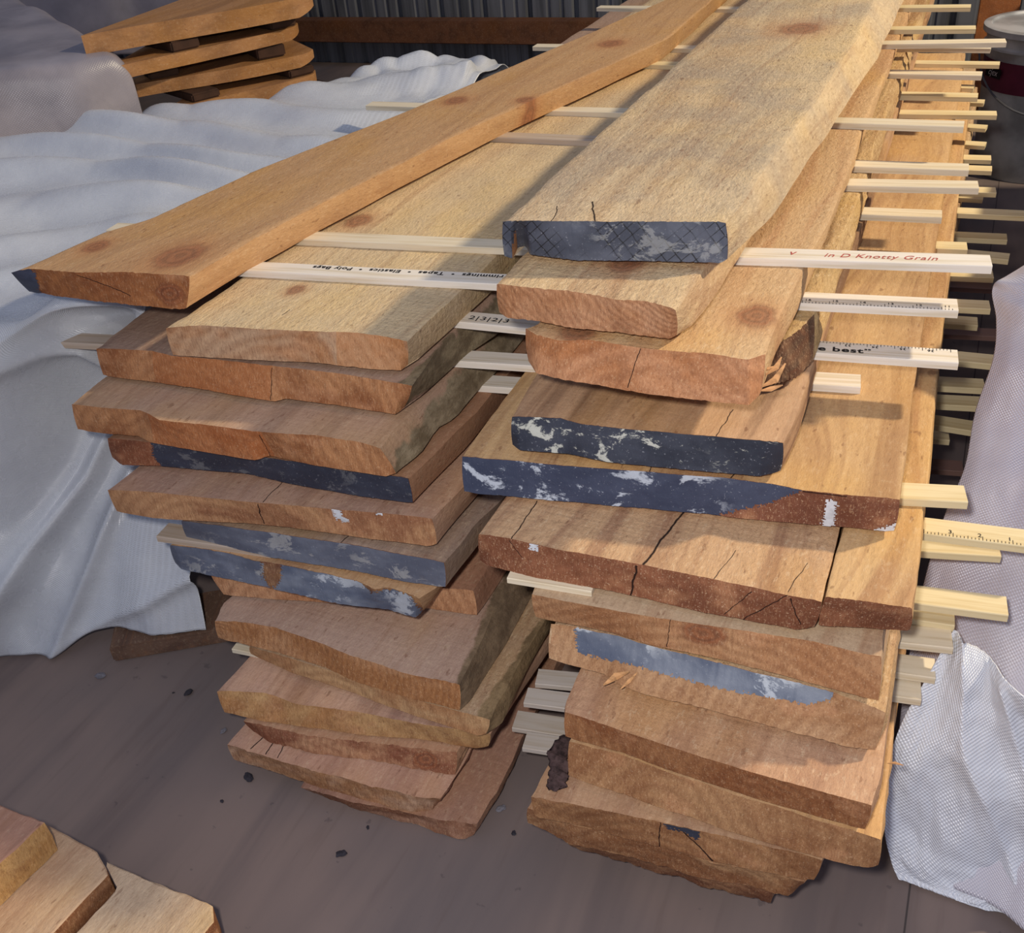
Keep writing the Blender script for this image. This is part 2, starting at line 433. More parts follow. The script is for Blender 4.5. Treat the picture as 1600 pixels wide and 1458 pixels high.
# --- right stack, top to bottom
board('r1', 6*P, T+.002, [(786, 345), (850, 345), (928, 346), (1030, 346), (1134, 347)],
      [(789, 402), (802, 404), (809, 388), (822, 384), (829, 398), (900, 407), (1012, 408), (1125, 411), (1137, 407)],
      'topmost board of the right stack, pale sawn face and wholly black-painted cross-hatched end',
      R=[(1265, 170), (1335, 65)], bR=[(1202, 345), (1290, 215), (1375, 85)], length=2.9, wave=.004, nu=90,
      topm=dict(base=(214, 184, 140), dark=(186, 148, 106), fuzz=1.2, grey=.5, stripes=.65),
      cracks=[(930, 347, 925, 315, .0012), (860, 347, 872, 322, .0007)], knots=[(1250, 45, .035)],
      paint=[(None, black_cross, 'black paint over the whole end')])
board('r2', 5*P, T, [(776, 443), (831, 450), (887, 454), (966, 468), (1012, 471), (1055, 483)],
      [(781, 490), (791, 497), (841, 502), (887, 512), (966, 520), (1047, 530), (1057, 526)],
      'pale brown board directly under the top board, oblique cut end with fine curved lines',
      L=[(808, 408)], R=[(1103, 418)], bR=[(1078, 512), (1116, 462), (1156, 408)], length=2.8, wave=.004, rough=.0016,
      topm=dict(base=(212, 178, 130), fuzz=1.1), endm=dict(base=(206, 150, 108), dark=(186, 126, 82), freq=900, c=(.2, .09)),
      knots=[(978, 412, .018)])
board('r3', 4*P, T, [(821, 512), (838, 524), (872, 532), (919, 531), (1028, 547), (1094, 551), (1169, 562), (1196, 553)],
      [(826, 566), (837, 583), (872, 592), (919, 600), (1012, 616), (1106, 627), (1169, 634), (1187, 618)],
      'third board down the right stack, orange-brown, large oval knot and splintered right corner',
      L=[(838, 506)], R=[(1219, 487), (1290, 355)], bR=[(1209, 556), (1247, 480), (1275, 415)], length=2.7, rough=.0016, wave=.003,
      topm=dict(base=(210, 168, 118), dark=(184, 130, 86), fuzz=.9), endm=dict(base=(200, 138, 94), dark=(184, 116, 68)),
      knots=[(1182, 494, .020), (905, 516, .02)], cracks=[], ecr=[(1004, 545, 984, 605, .0006)])
board('rb', 3*P, T, [(1150, 545), (1200, 540), (1228, 530), (1250, 515), (1272, 490)], [(1150, 605), (1200, 603), (1228, 597), (1248, 588), (1268, 566)],
      'short-set board with a crumbly bark-rough end peeping out right of the splintered board',
      R=[(1290, 440), (1331, 330)], length=2.6, rough=.004, wave=.005, topm=dict(base=(206, 168, 112), dark=(150, 100, 60), fuzz=1.4),
      endm=dict(base=(140, 104, 74), dark=(78, 54, 40)), angL=90.5)
board('r4', 2*P, T, [(801, 650), (875, 653), (906, 662), (966, 669), (1075, 678), (1137, 684), (1200, 689), (1224, 691)],
      [(802, 696), (812, 703), (887, 709), (950, 722), (1075, 734), (1187, 744), (1219, 737)],
      'dark-topped board with a black end flecked all over with pale flakes, above the widest board',
      L=[(834, 587)], R=[(1247, 644), (1287, 519), (1350, 340)], length=2.5,
      topm=dict(base=(196, 152, 112), dark=(120, 84, 62), stripes=.9, fuzz=.3), cracks=[(1118, 684, 1145, 640, .0007)],
      paint=[(None, black_chip, 'flaking black paint over the whole end')], nu=80)
board('r5', P, T+.002, [(723, 712), (825, 722), (887, 728), (1012, 737), (1137, 747), (1206, 756), (1254, 766), (1330, 774), (1406, 780)],
      [(727, 769), (856, 781), (981, 792), (1106, 803), (1150, 810), (1234, 817), (1319, 824), (1397, 831)],
      'widest board of the right stack, long navy-painted end turning red-brown at its right third',
      L=[(800, 606)], R=[(1431, 578), (1469, 331)], length=1.64, nu=100,
      topm=dict(base=(206, 162, 108), dark=(164, 116, 74), stripes=.75, fuzz=.4), endm=dict(base=(140, 86, 62), dark=(116, 68, 50), speck=.5),
      cracks=[(1015, 737, 1022, 722, .0006), (1142, 747, 1150, 738, .001)], ecr=[(1142, 752, 1128, 802, .0007), (1258, 768, 1330, 776, .0008)],
      paint=[([(700, 690), (1200, 740), (1258, 764), (1200, 786), (1128, 803), (1100, 830), (700, 790)], navy_chip, 'navy paint with white scuffs over the left two thirds of the end'),
             ([(1291, 780), (1307, 782), (1303, 822), (1284, 822), (1290, 805)], white_paint, 'white daub'),
             ([(1366, 828), (1398, 820), (1400, 834), (1366, 833)], white_paint, 'white daub')])
board('r6', 0, T+.002, [(748, 834), (800, 842), (875, 859), (969, 876), (1075, 897), (1150, 912), (1206, 925), (1284, 940)],
      [(751, 877), (762, 884), (837, 903), (934, 920), (994, 932), (1106, 959), (1150, 966), (1243, 984), (1272, 981)],
      'red-brown ended board with a long crack across its face, just below the navy-ended board',
      L=[(790, 778)], R=[(1313, 826)], length=1.7, nu=90, angR=92,
      topm=dict(base=(200, 156, 112), dark=(150, 104, 76), stripes=.85, fuzz=.8), endm=red_end,
      cracks=[(1004, 884, 1066, 800, .0016), (800, 842, 840, 783, .0008), (1115, 905, 1150, 860, .0005), (1230, 925, 1262, 880, .0005)],
      ecr=[(1000, 885, 994, 931, .0014), (800, 845, 818, 870, .0006), (1180, 925, 1140, 960, .0006), (1230, 930, 1170, 972, .0007), (1240, 935, 1262, 975, .0008)],
      paint=[([(957, 848), (973, 850), (976, 862), (966, 866), (826, 850)], white_paint, 'white dab')] if 0 else [([(824, 847), (842, 850), (843, 862), (830, 858)], white_paint, 'small white dab')])
board('r6b', 0, T+.001, [(1290, 932), (1347, 939), (1425, 950)], [(1279, 978), (1347, 981), (1421, 986)],
      'narrow board lying edge to edge with the cracked board, at its right',
      L=[(1318, 826)], angL=92, R=[(1434, 869), (1450, 755), (1475, 487), (1510, 200)], length=1.75, nu=40,
      topm=dict(base=(208, 164, 108), dark=(172, 120, 76), stripes=.7, fuzz=.5), endm=red_end)
board('r7', -P, T, eknots=[(1108, 990, .013)], top=[(831, 928), (887, 940), (981, 958), (1090, 975), (1180, 988), (1269, 1002), (1362, 1024), (1377, 1024)],
      bot=[(837, 965), (894, 976), (960, 990), (1025, 1010), (1100, 1025), (1186, 1046), (1240, 1060), (1302, 1077), (1372, 1096)],
      label='light brown board with a reddish knot in its end, under the cracked board',
      L=[(840, 905)], R=[(1382, 986)], angR=91, length=2.0,
      topm=dict(base=(190, 160, 124)), endm=dict(base=(196, 142, 96), dark=(180, 122, 76), freq=500, c=(.16, -.2)), ecr=[(1048, 968, 1044, 1010, .0005)])
board('r8', -2*P, T, [(861, 974), (900, 979), (960, 992), (1025, 1011), (1100, 1029), (1186, 1052), (1240, 1064), (1302, 1082), (1330, 1092), (1384, 1112)],
      [(858, 1030), (900, 1042), (942, 1053), (969, 1070), (1006, 1086), (1080, 1102), (1156, 1122), (1240, 1145), (1325, 1167), (1366, 1173)],
      'board with a grey-blue painted patch dotted white along its end, with fuzzy right corner',
      L=[(866, 975)], R=[(1390, 1070)], bR=[(1386, 1130)], angR=91, length=2.0, rough=.002,
      topm=dict(base=(206, 168, 126), fuzz=1.3), endm=dict(base=(198, 150, 106), dark=(176, 124, 80), freq=600, c=(.36, -.1)),
      paint=[([(898, 980), (960, 975), (1190, 1030), (1190, 1040), (1305, 1072), (1298, 1094), (1262, 1099), (1150, 1080), (1062, 1060), (1000, 1042), (950, 1030), (903, 1020)], grey_blue, 'grey-blue painted patch')], nu=90)
board('r9', -3*P, T+.002, [(883, 1112), (961, 1138), (1062, 1172), (1175, 1207), (1280, 1236), (1362, 1258)],
      [(884, 1152), (969, 1175), (1062, 1209), (1175, 1246), (1250, 1268), (1351, 1297)],
      'brown board whose broad dark upper face catches light only at its right corner',
      L=[(884, 1096), (905, 1047)], R=[(1375, 1212), (1385, 1137)], bR=[(1371, 1257)], length=1.9,
      topm=dict(base=(196, 148, 110), dark=(156, 108, 80), fuzz=.8), endm=dict(base=(182, 122, 74), dark=(158, 96, 54), freq=520, c=(.18, -.03)))
board('r10', -4*P-.002, T+.004, [(889, 1158), (969, 1179), (1062, 1213), (1175, 1250), (1250, 1273), (1351, 1303), (1376, 1312)],
      [(889, 1213), (950, 1234), (1062, 1272), (1137, 1299), (1250, 1332), (1299, 1345), (1362, 1357), (1372, 1354)],
      'thick board with wide curved growth rings on its end, jutting furthest right near the floor',
      L=[(892, 1150)], R=[(1382, 1255)], length=1.9, rough=.002,
      topm=dict(base=(202, 156, 108)), endm=dict(base=(186, 136, 90), dark=(164, 112, 70), freq=420, c=(.1, -.06)))
board('r11', -.216, .036, [(830, 1244), (912, 1260), (1029, 1284), (1100, 1300), (1180, 1318), (1284, 1343)],
      [(836, 1277), (912, 1291), (975, 1310), (1032, 1324), (1115, 1347), (1212, 1366), (1272, 1377)],
      'rounded board with blackened bark at upper left, third from bottom of the right stack',
      L=[(846, 1215), (880, 1150)], R=[(1292, 1320)], length=1.8, rough=.0025, wave=.004,
      topm=dict(base=(190, 146, 108), dark=(150, 104, 78)), endm=dict(base=(186, 132, 84), dark=(150, 98, 58)),
      ecr=[(1036, 1286, 1034, 1325, .0008), (1075, 1300, 1120, 1345, .0012)],
      paint=[([(1040, 1260), (1096, 1280), (1092, 1312), (1068, 1300), (1040, 1292)], black, 'small dark painted spot')])
board('r12', -.262, .034, [(824, 1262), (890, 1287), (957, 1303), (1040, 1325), (1115, 1348), (1212, 1366), (1256, 1378)],
      [(824, 1287), (868, 1308), (890, 1319), (957, 1332), (1040, 1355), (1090, 1372), (1160, 1384), (1235, 1400), (1252, 1384)],
      'ragged broken-ended board second from the bottom of the right stack',
      L=[(838, 1235)], R=[(1266, 1355)], length=1.8, rough=.004, wave=.004,
      topm=dict(base=(180, 130, 90)), endm=dict(base=(200, 150, 100), dark=(156, 102, 62), speck=.4))
board('r13', -.306, .04, [(885, 1312), (980, 1334), (1030, 1345), (1100, 1368), (1140, 1378), (1206, 1390)],
      [(890, 1322), (957, 1342), (1020, 1362), (1060, 1372), (1107, 1388), (1130, 1392), (1165, 1402), (1204, 1412)],
      'lowest splintered board of the right stack, comb-like broken fibres resting on the floor',
      length=1.7, rough=.004, topm=dict(base=(170, 120, 84)), endm=dict(base=(190, 136, 92), dark=(140, 88, 58)))

# --- left stack, top to bottom
board('l0', 4*P, .036, eknots=[(268, 460, .012)], top=[(18, 425), (51, 420), (125, 426), (200, 425), (240, 428), (296, 431)],
      bot=[(47, 457), (64, 459), (134, 469), (187, 475), (244, 480), (272, 484), (292, 483)],
      label='long board laid askew on top of the left stack, rough broken end with slate-painted tip',
      L=[(78, 400), (159, 364), (231, 343), (397, 266), (639, 172), (1040, 0)],
      R=[(344, 403), (391, 375), (500, 319), (624, 255), (762, 187), (849, 148), (1044, 60)], length=2.9, rough=.0022, wave=.003,
      topm=dict(base=(196, 148, 98), dark=(166, 116, 76), stripes=.35, fuzz=.5), endm=dict(base=(190, 118, 62), dark=(160, 92, 48), speck=.2),
      knots=[(712, 157, .021), (822, 156, .017), (955, 68, .026), (280, 400, .03), (150, 385, .016)], ecr=[(120, 430, 200, 462, .0007)],
      paint=[([(0, 400), (55, 425), (66, 470), (0, 470)], flat_mat('slate_paint', (70, 76, 96), .5, .4, .1, 40, .2), 'slate-blue painted tip')])
board('l1', 3*P, T+.002, zones=[(525, 700, (196, 130, 76))], top=[(259, 512), (320, 508), (400, 514), (470, 517), (541, 519), (600, 525), (636, 533)],
      bot=[(271, 556), (312, 558), (400, 563), (494, 567), (575, 577), (628, 579), (638, 572)],
      label='pale board right under the askew one, its sawn top half in light, small oval knot',
      L=[(294, 490)], R=[(728, 445)], bR=[(659, 559), (772, 453)], length=2.8,
      topm=dict(base=(222, 190, 140), dark=(190, 150, 106), stripes=.4, fuzz=1.0, grey=.2), endm=dict(base=(202, 160, 122), dark=(190, 128, 78)),
      knots=[(462, 453, .011), (560, 345, .02), (1060, 108, .02)], cracks=[(440, 492, 452, 484, .0007)])
board('l2', 2*P, T+.002, zones=[(237, 432, (176, 102, 54)), (100, 236, (206, 156, 112))], bark=((636, 584), (712, 512), (142, 128, 100)), top=[(150, 544), (237, 548), (269, 556), (340, 562), (430, 572), (525, 583), (644, 602)],
      bot=[(162, 587), (237, 597), (312, 608), (428, 628), (447, 623), (500, 630), (550, 637), (619, 648), (632, 638)],
      label='orange-ended board second below the askew one, notch in the lower edge of its end',
      L=[(219, 490)], R=[(680, 545), (740, 480)], bR=[(669, 612), (737, 550), (787, 516)], length=2.6, rough=.0014, wave=.004,
      topm=dict(base=(176, 140, 116), dark=(140, 108, 90), fuzz=.5), endm=orange_end, ecr=[(432, 575, 432, 625, .0006)])
board('l3', P, T+.002, zones=[(228, 412, (178, 100, 52)), (100, 226, (200, 144, 100))], bark=((598, 700), (712, 575), (146, 132, 106)), top=[(112, 631), (150, 636), (222, 642), (250, 656), (320, 664), (400, 674), (494, 681), (560, 690), (594, 700)],
      bot=[(122, 672), (166, 678), (222, 682), (228, 690), (281, 700), (400, 720), (419, 712), (494, 728), (606, 745), (619, 741)],
      label='orange-ended board reaching furthest left in the left stack, bark-grey right edge',
      L=[(162, 591)], R=[(619, 669), (659, 628), (712, 575)], bR=[(656, 709), (681, 672), (712, 656), (753, 606), (778, 581)], length=2.6, wave=.004,
      topm=dict(base=(190, 150, 120), dark=(150, 116, 94), fuzz=.4), endm=orange_end, ecr=[(405, 680, 408, 716, .0006)])
board('l4', 0, T, [(168, 684), (250, 693), (400, 712), (500, 727), (600, 741), (638, 747)],
      [(176, 716), (190, 727), (250, 728), (325, 735), (388, 740), (450, 755), (562, 775), (646, 786)],
      'left-stack board with a long glossy black end and bare reddish wormy left corner',
      L=[(200, 660)], R=[(700, 685), (748, 640)], bR=[(731, 699), (779, 640)], length=2.5,
      topm=dict(base=(160, 112, 80), fuzz=.3), endm=dict(base=(160, 96, 64), dark=(110, 60, 40)),
      paint=[([(238, 680), (700, 700), (700, 800), (262, 740), (240, 712)], black, 'black paint over all but the left corner')], nu=90)
board('l5', -P, T, [(168, 765), (225, 768), (325, 778), (408, 786), (450, 789), (534, 797), (600, 802), (675, 810)],
      [(183, 800), (240, 810), (325, 815), (400, 819), (450, 824), (562, 840), (672, 854), (683, 851)],
      'light brown board under the glossy black end, white dabs and a short split',
      L=[(213, 730)], R=[(726, 758), (760, 720)], bR=[(745, 778)], length=2.5,
      topm=dict(base=(184, 142, 118), dark=(150, 108, 88), fuzz=.4), endm=dict(base=(196, 142, 96), dark=(166, 110, 74)),
      cracks=[(411, 785, 442, 752, .0008)], ecr=[(408, 788, 402, 818, .0009)],
      paint=[([(518, 790), (530, 792), (536, 806), (546, 812), (540, 818), (526, 812), (518, 800)], white_paint, 'white dab'),
             ([(588, 800), (598, 801), (597, 806), (588, 805)], white_paint, 'small white dab')])
board('l6', -2*P, T+.002, [(284, 813), (350, 822), (425, 832), (455, 837), (546, 850), (624, 865), (694, 878)],
      [(293, 840), (350, 853), (425, 871), (500, 883), (557, 892), (630, 908), (697, 918)],
      'board with a wholly slate-grey streaky end, sixth in the left stack',
      R=[(748, 814), (787, 778)], bR=[(745, 856)], length=2.4,
      topm=dict(base=(170, 140, 118), dark=(130, 106, 90), stripes=.7), ecr=[], cracks=[(530, 850, 550, 835, .0008)],
      paint=[(None, grey_paint, 'slate-grey painted end')], nu=80)
board('l7', -3*P, T, [(266, 851), (325, 858), (400, 875), (450, 884), (557, 907), (585, 920), (607, 918), (655, 934)],
      [(275, 880), (284, 889), (325, 898), (420, 918), (500, 937), (534, 944), (607, 952), (650, 965), (661, 957)],
      'board with blue-grey painted wavy end and brown gouge, directly under the slate-grey one',
      L=[(283, 838)], R=[(686, 916)], bR=[(689, 924)], length=2.4, rough=.002,
      topm=dict(base=(196, 150, 104)), endm=dict(base=(190, 140, 92), dark=(120, 80, 60)),
      paint=[([(250, 840), (400, 868), (412, 880), (410, 900), (425, 925), (250, 910)], grey_paint, None),
             ([(440, 880), (560, 905), (580, 925), (615, 920), (640, 930), (662, 960), (640, 970), (425, 925), (440, 905)], grey_blue, 'blue-grey painted end')], nu=80)
board('l7b', -.166, .03, [(328, 896), (450, 905), (560, 912), (689, 919), (739, 922)], [(350, 930), (450, 938), (560, 945), (669, 951), (745, 962)],
      'set-back narrow-ended board with a clean square right corner, under the blue-grey wavy end',
      R=[(762, 883), (800, 845)], bR=[(787, 901)], length=2.3, topm=dict(base=(180, 128, 96), dark=(140, 92, 70)), endm=dict(base=(206, 150, 106), dark=(190, 130, 86)))
board('l8', -.2, .03, bark=((712, 1067), (780, 905), (132, 112, 86)), top=[(335, 970), (380, 972), (429, 980), (480, 998), (538, 1020), (610, 1045), (660, 1058), (718, 1069)],
      bot=[(342, 998), (429, 1018), (501, 1041), (574, 1072), (646, 1092), (719, 1111)],
      label='broad greyish-topped board with chipped orange end and sharp corner, midway down left stack',
      L=[(345, 945), (367, 925)], R=[(755, 998), (800, 880)], bR=[(737, 1096), (791, 1009), (839, 911)], length=2.3, wave=.004, rough=.002,
      topm=dict(base=(188, 152, 130), dark=(160, 122, 102), stripes=.3, fuzz=.5), endm=dict(base=(200, 144, 96), dark=(176, 116, 66), c=(.0, -.02), freq=800))
board('l9', -.232, .022, bark=((742, 1120), (820, 1000), (150, 126, 92)), top=[(390, 1010), (458, 1030), (538, 1055), (646, 1092), (740, 1118), (766, 1124)],
      bot=[(393, 1023), (458, 1052), (538, 1078), (646, 1118), (748, 1150), (758, 1148)],
      label='thin-looking board tucked under the broad greyish board, bark-grey right edge showing',
      R=[(810, 1030), (846, 972)], bR=[(781, 1132), (828, 1045), (864, 976)], length=2.3, wave=.004,
      topm=dict(base=(186, 150, 116), fuzz=.9), endm=dict(base=(204, 158, 106), dark=(186, 130, 82)))
board('l10', -.262, .028, [(339, 1080), (411, 1082), (465, 1100), (556, 1112), (646, 1130), (766, 1146)],
      [(351, 1114), (411, 1127), (501, 1139), (574, 1150), (646, 1154), (748, 1170), (764, 1167)],
      'board with rounded wavy left end over the floor, pinkish streak on top, lower left stack',
      L=[(389, 1027)], R=[(800, 1080)], bR=[(790, 1125), (857, 1020)], length=2.2, rough=.002, wave=.004,
      topm=dict(base=(206, 160, 130), dark=(130, 84, 74), stripes=.6), endm=dict(base=(206, 158, 100), dark=(190, 132, 78), freq=260))
board('l11', -.293, .024, eknots=[(668, 1188, .011)], top=[(380, 1126), (483, 1150), (574, 1160), (646, 1168), (713, 1176)],
      bot=[(392, 1140), (420, 1160), (483, 1176), (538, 1184), (574, 1187), (646, 1201), (711, 1212)],
      label='lumpy chipped board with dark red knot right of its end, lower left stack',
      R=[(722, 1160)], length=2.1, rough=.004, topm=dict(base=(190, 140, 104)), endm=dict(base=(204, 148, 106), dark=(150, 90, 62), c=(.19, -.012), freq=700))
board('l12', -.318, .026, [(355, 1163), (429, 1187), (476, 1200), (574, 1226), (646, 1244), (688, 1248)],
      [(366, 1188), (411, 1201), (476, 1223), (574, 1252), (646, 1270), (675, 1266), (686, 1254)],
      'low left board with three short dark cracks and whitish chipped end, second from floor',
      L=[(382, 1132)], R=[(712, 1212)], bR=[(705, 1230)], length=2.1, rough=.003, wave=.006,
      topm=dict(base=(196, 148, 120), dark=(160, 112, 90)), endm=dict(base=(200, 156, 122), dark=(176, 122, 78)),
      cracks=[(392, 1170, 410, 1153, .001), (415, 1178, 428, 1158, .001), (434, 1184, 446, 1160, .0009)])
board('l13', -.344, .025, [(470, 1230), (552, 1254), (600, 1262), (683, 1280), (744, 1288)],
      [(483, 1237), (552, 1263), (628, 1285), (654, 1288), (683, 1303), (723, 1313), (741, 1305)],
      'bottom board of the left stack lying on the floor, blunt corner catching the light',
      R=[(791, 1205), (826, 1130)], bR=[(791, 1222), (826, 1145)], length=2.0, rough=.003, wave=.008,
      topm=dict(base=(170, 124, 100), dark=(120, 80, 64)), endm=dict(base=(196, 144, 112), dark=(150, 98, 70)))

# ---------------------------------------------------------------- spacer strips
def strip_mat(name, col, seed):
    nt = NT(name); ob = nt.vmath('ADD', nt.tc.outputs['Object'], (seed, seed*.3, 0))
    g = nt.noise(nt.scale(ob, (9, 200, 200)), 1.0, 3, .5)
    c = mixc(nt, nt.sm(g, .4, .75), srgb(*col), srgb(int(col[0]*.92), int(col[1]*.89), int(col[2]*.83)))
    nt.bump(g, .15, .0006)
    return nt.fin(c, .6, .35)
pale_strip = strip_mat('pale_softwood_strip', (222, 208, 182), 1)
warm_strip = strip_mat('warm_softwood_strip', (220, 202, 160), 2)
ruler_strip = strip_mat('smooth_ruler_wood', (228, 218, 204), 3)
shadow_strip = strip_mat('shadow_toned_strip', (120, 92, 84), 4)  # dull tone puts the gap's shade into the strip colour
mark_ink = flat_mat('black_print', (34, 32, 34), .7, .2, .05)
red_ink = flat_mat('red_pen_ink', (176, 92, 84), .8, .1, .05)

def strip(a, b, z, label, w=.027, t=.0078, ext_l=0.0, ext_r=0.0, mat=pale_strip, name='spacer_strip', cat='spacer strip', group=None, clip=0.0):
    """a, b: where the strip's front upper edge starts and ends; z: height of the face it lies on"""
    A = at(a[0], a[1], z+t); B = at(b[0], b[1], z+t)
    d = (B-A).normalized()
    A = A-d*ext_l; B = B+d*ext_r
    Ln = (B-A).length; ang = math.atan2(d.y, d.x)
    n = 24
    v = []; f = []
    bev = .0007
    prof = [(0, 0), (-0, t-bev), (bev, t), (w-bev, t), (w, t-bev), (w, 0)]
    for i in range(n+1):
        x = Ln*i/n
        bow = n1(x*3, A.x*10, A.y*7)*.0012
        for (y, zz) in prof: v.append((x, y+bow, zz))
    m = len(prof)
    for i in range(n):
        for j in range(m):
            p = i*m+j; q = i*m+(j+1) % m
            f.append((p, p+m, q+m, q)[::-1])
    f.append(tuple(range(m))); f.append(tuple(n*m+j for j in range(m))[::-1])
    me = bpy.data.meshes.new(name); me.from_pydata(v, [], f); me.materials.append(mat)
    import bmesh
    bm = bmesh.new(); bm.from_mesh(me); bmesh.ops.recalc_face_normals(bm, faces=bm.faces); bm.to_mesh(me); bm.free()
    o = bpy.data.objects.new(name, me); C.objects.link(o)
    o.location = (A.x, A.y, z); o.rotation_euler = (0, 0, ang)
    tag(o, label, cat, group)
    o['_len'] = Ln
    return o
def text_on(parent, body, x, y, size, mat, rot=0.0, align='LEFT', shear=0.0, name='lettering', t=.0078, label=None, sx=1.0, off=0.0):
    cu = bpy.data.curves.new('txt', 'FONT'); cu.body = body; cu.size = size; cu.align_x = align; cu.shear = shear
    cu.extrude = 0.00012; cu.offset = off; cu.space_character = 1.1
    to = bpy.data.objects.new('txt', cu); C.objects.link(to)
    bpy.context.view_layer.update()
    me = bpy.data.meshes.new_from_object(to.evaluated_get(bpy.context.evaluated_depsgraph_get()))
    bpy.data.objects.remove(to)
    me.materials.clear(); me.materials.append(mat)
    o = bpy.data.objects.new(name, me); C.objects.link(o); o.parent = parent
    o.location = (x, y, t+.0002); o.rotation_euler = (0, 0, rot); o.scale = (sx, 1, 1)
    if label: o['label'] = label
    return o
def ticks(parent, x0, x1, step, ybase, sgn, mat, t=.0078, big=8):
    v = []; f = []; i = 0; x = x0
    while x < x1:
        h = .006 if i % big == 0 else (.0042 if i % (big//2) == 0 else .0028)
        w = .00028
        k = len(v); y0, y1 = ybase, ybase+sgn*h
        v += [(x-w, y0, t+.0002), (x+w, y0, t+.0002), (x+w, y1, t+.0002), (x-w, y1, t+.0002)]
        f.append((k, k+1, k+2, k+3) if sgn > 0 else (k+3, k+2, k+1, k)); x += step; i += 1
    o = mesh_obj('ruler_marks', v, f, mat, smooth=False); o.parent = parent; o.location = (0, 0, 0)
    return o

IN = .0254
# inked strip
sA = strip((1172, 403), (1551, 416), 4*P, 'long pale strip with red handwriting jutting right from under the top two boards', ext_l=.05, mat=ruler_strip)
LnA = sA['_len']
text_on(sA, 'v', .085, .011, .016, red_ink, shear=.3, name='handwriting', sx=.9)
text_on(sA, 'in D Knotty Grain', .118, .009, .0125, red_ink, shear=.35, name='handwriting', sx=1.0)
# yardstick B (left part is a single stick through the stack)
sB = strip((1250, 474), (1498, 486), 3*P-.0, 'yardstick with inch marks along its near edge, jutting right just below the red-inked strip', ext_l=.03, mat=ruler_strip, name='yardstick', cat='yardstick')
ticks(sB, .032, sB['_len']-.004, IN/8, .0012, 1, mark_ink)
for i, s_ in enumerate(['16', '15', '14', '13', '12', '11']):
    text_on(sB, s_, .034+i*IN, .0065, .006, mark_ink)
sBl = strip((404, 424), (780, 444), 3*P, 'printed stick crossing the lit pale board, haberdashery words printed upside down', ext_l=.05, ext_r=.05, mat=ruler_strip, name='yardstick', cat='yardstick')
text_on(sBl, 'Trimmings  \u2022  Tapes  \u2022  Elastics  \u2022  Poly Bags', .345, .0225, .0105, mark_ink, rot=math.pi, label='words printed upside down', sx=1.12, off=.0002)
ticks(sBl, .03, .36, IN/8, .0012, 1, mark_ink) if 0 else None
sAl = strip((165, 360), (787, 388), 3*P, 'plain strip under the askew board, crossing behind the printed stick toward the black end', ext_r=.06, mat=pale_strip)
# yardstick C
sC = strip((1262, 551), (1498, 567), 2*P, 'yardstick reading \'e best\' in bold print, jutting right of the bark-rough end', ext_l=.0, mat=ruler_strip, name='yardstick', cat='yardstick')
text_on(sC, 'e best\u201d', .009, .0065, .0125, mark_ink, sx=1.25, off=.0003)
ticks(sC, .004, sC['_len']-.003, IN/8, .0262, -1, mark_ink)
for i, s_ in enumerate(['33', '34', '35', '36']):
    text_on(sC, s_, .040+i*IN, .0225, .006, mark_ink, rot=math.pi)
sE = strip((715, 503), (858, 517), 2*P, 'yardstick bridging the gap between the stacks, figures visible, just above two blank ones', ext_l=.05, ext_r=.05, mat=ruler_strip, name='yardstick', cat='yardstick')
text_on(sE, '2|3|2|3', .058, .009, .012, mark_ink, sx=1.3)
sE2 = strip((50, 533), (170, 539), P, 'strip end poking out at the far left in front of the blue-shaded sheet', ext_r=.08, mat=strip_mat('greyish_strip', (186, 168, 150), 5))
sD = strip((735, 566), (1345, 605), P, 'blank strip crossing the gap between stacks, its stub ending on the widest board', mat=ruler_strip, ext_l=.06)
strip((757, 604), (840, 610), 0, 'lowest of the three strips bridging the upper gap between the stacks', mat=ruler_strip, ext_l=.06, ext_r=.03)
strip((792, 903), (842, 911), -P, 'thin pale strip barely showing in the gap beside the reddish knot board', w=.02, t=.006, ext_l=.0, ext_r=.05, mat=pale_strip)
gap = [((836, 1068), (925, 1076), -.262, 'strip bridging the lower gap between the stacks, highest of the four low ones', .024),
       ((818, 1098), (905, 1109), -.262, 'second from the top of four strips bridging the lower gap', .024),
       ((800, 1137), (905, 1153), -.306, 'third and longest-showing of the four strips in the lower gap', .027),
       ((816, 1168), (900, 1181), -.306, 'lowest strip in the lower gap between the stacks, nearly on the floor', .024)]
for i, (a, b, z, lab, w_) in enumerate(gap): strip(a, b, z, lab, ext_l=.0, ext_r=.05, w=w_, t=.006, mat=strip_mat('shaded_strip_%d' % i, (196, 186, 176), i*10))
strip((244, 838), (300, 846), -3*P, 'short strip end sticking out left between the two grey-painted ends', ext_r=.1, mat=sE2.data.materials[0])
strip((362, 1014), (392, 1020), -.262, 'tiny crumbly strip end under the left corner of the broad greyish board', w=.02, t=.006, ext_r=.01, mat=pale_strip)

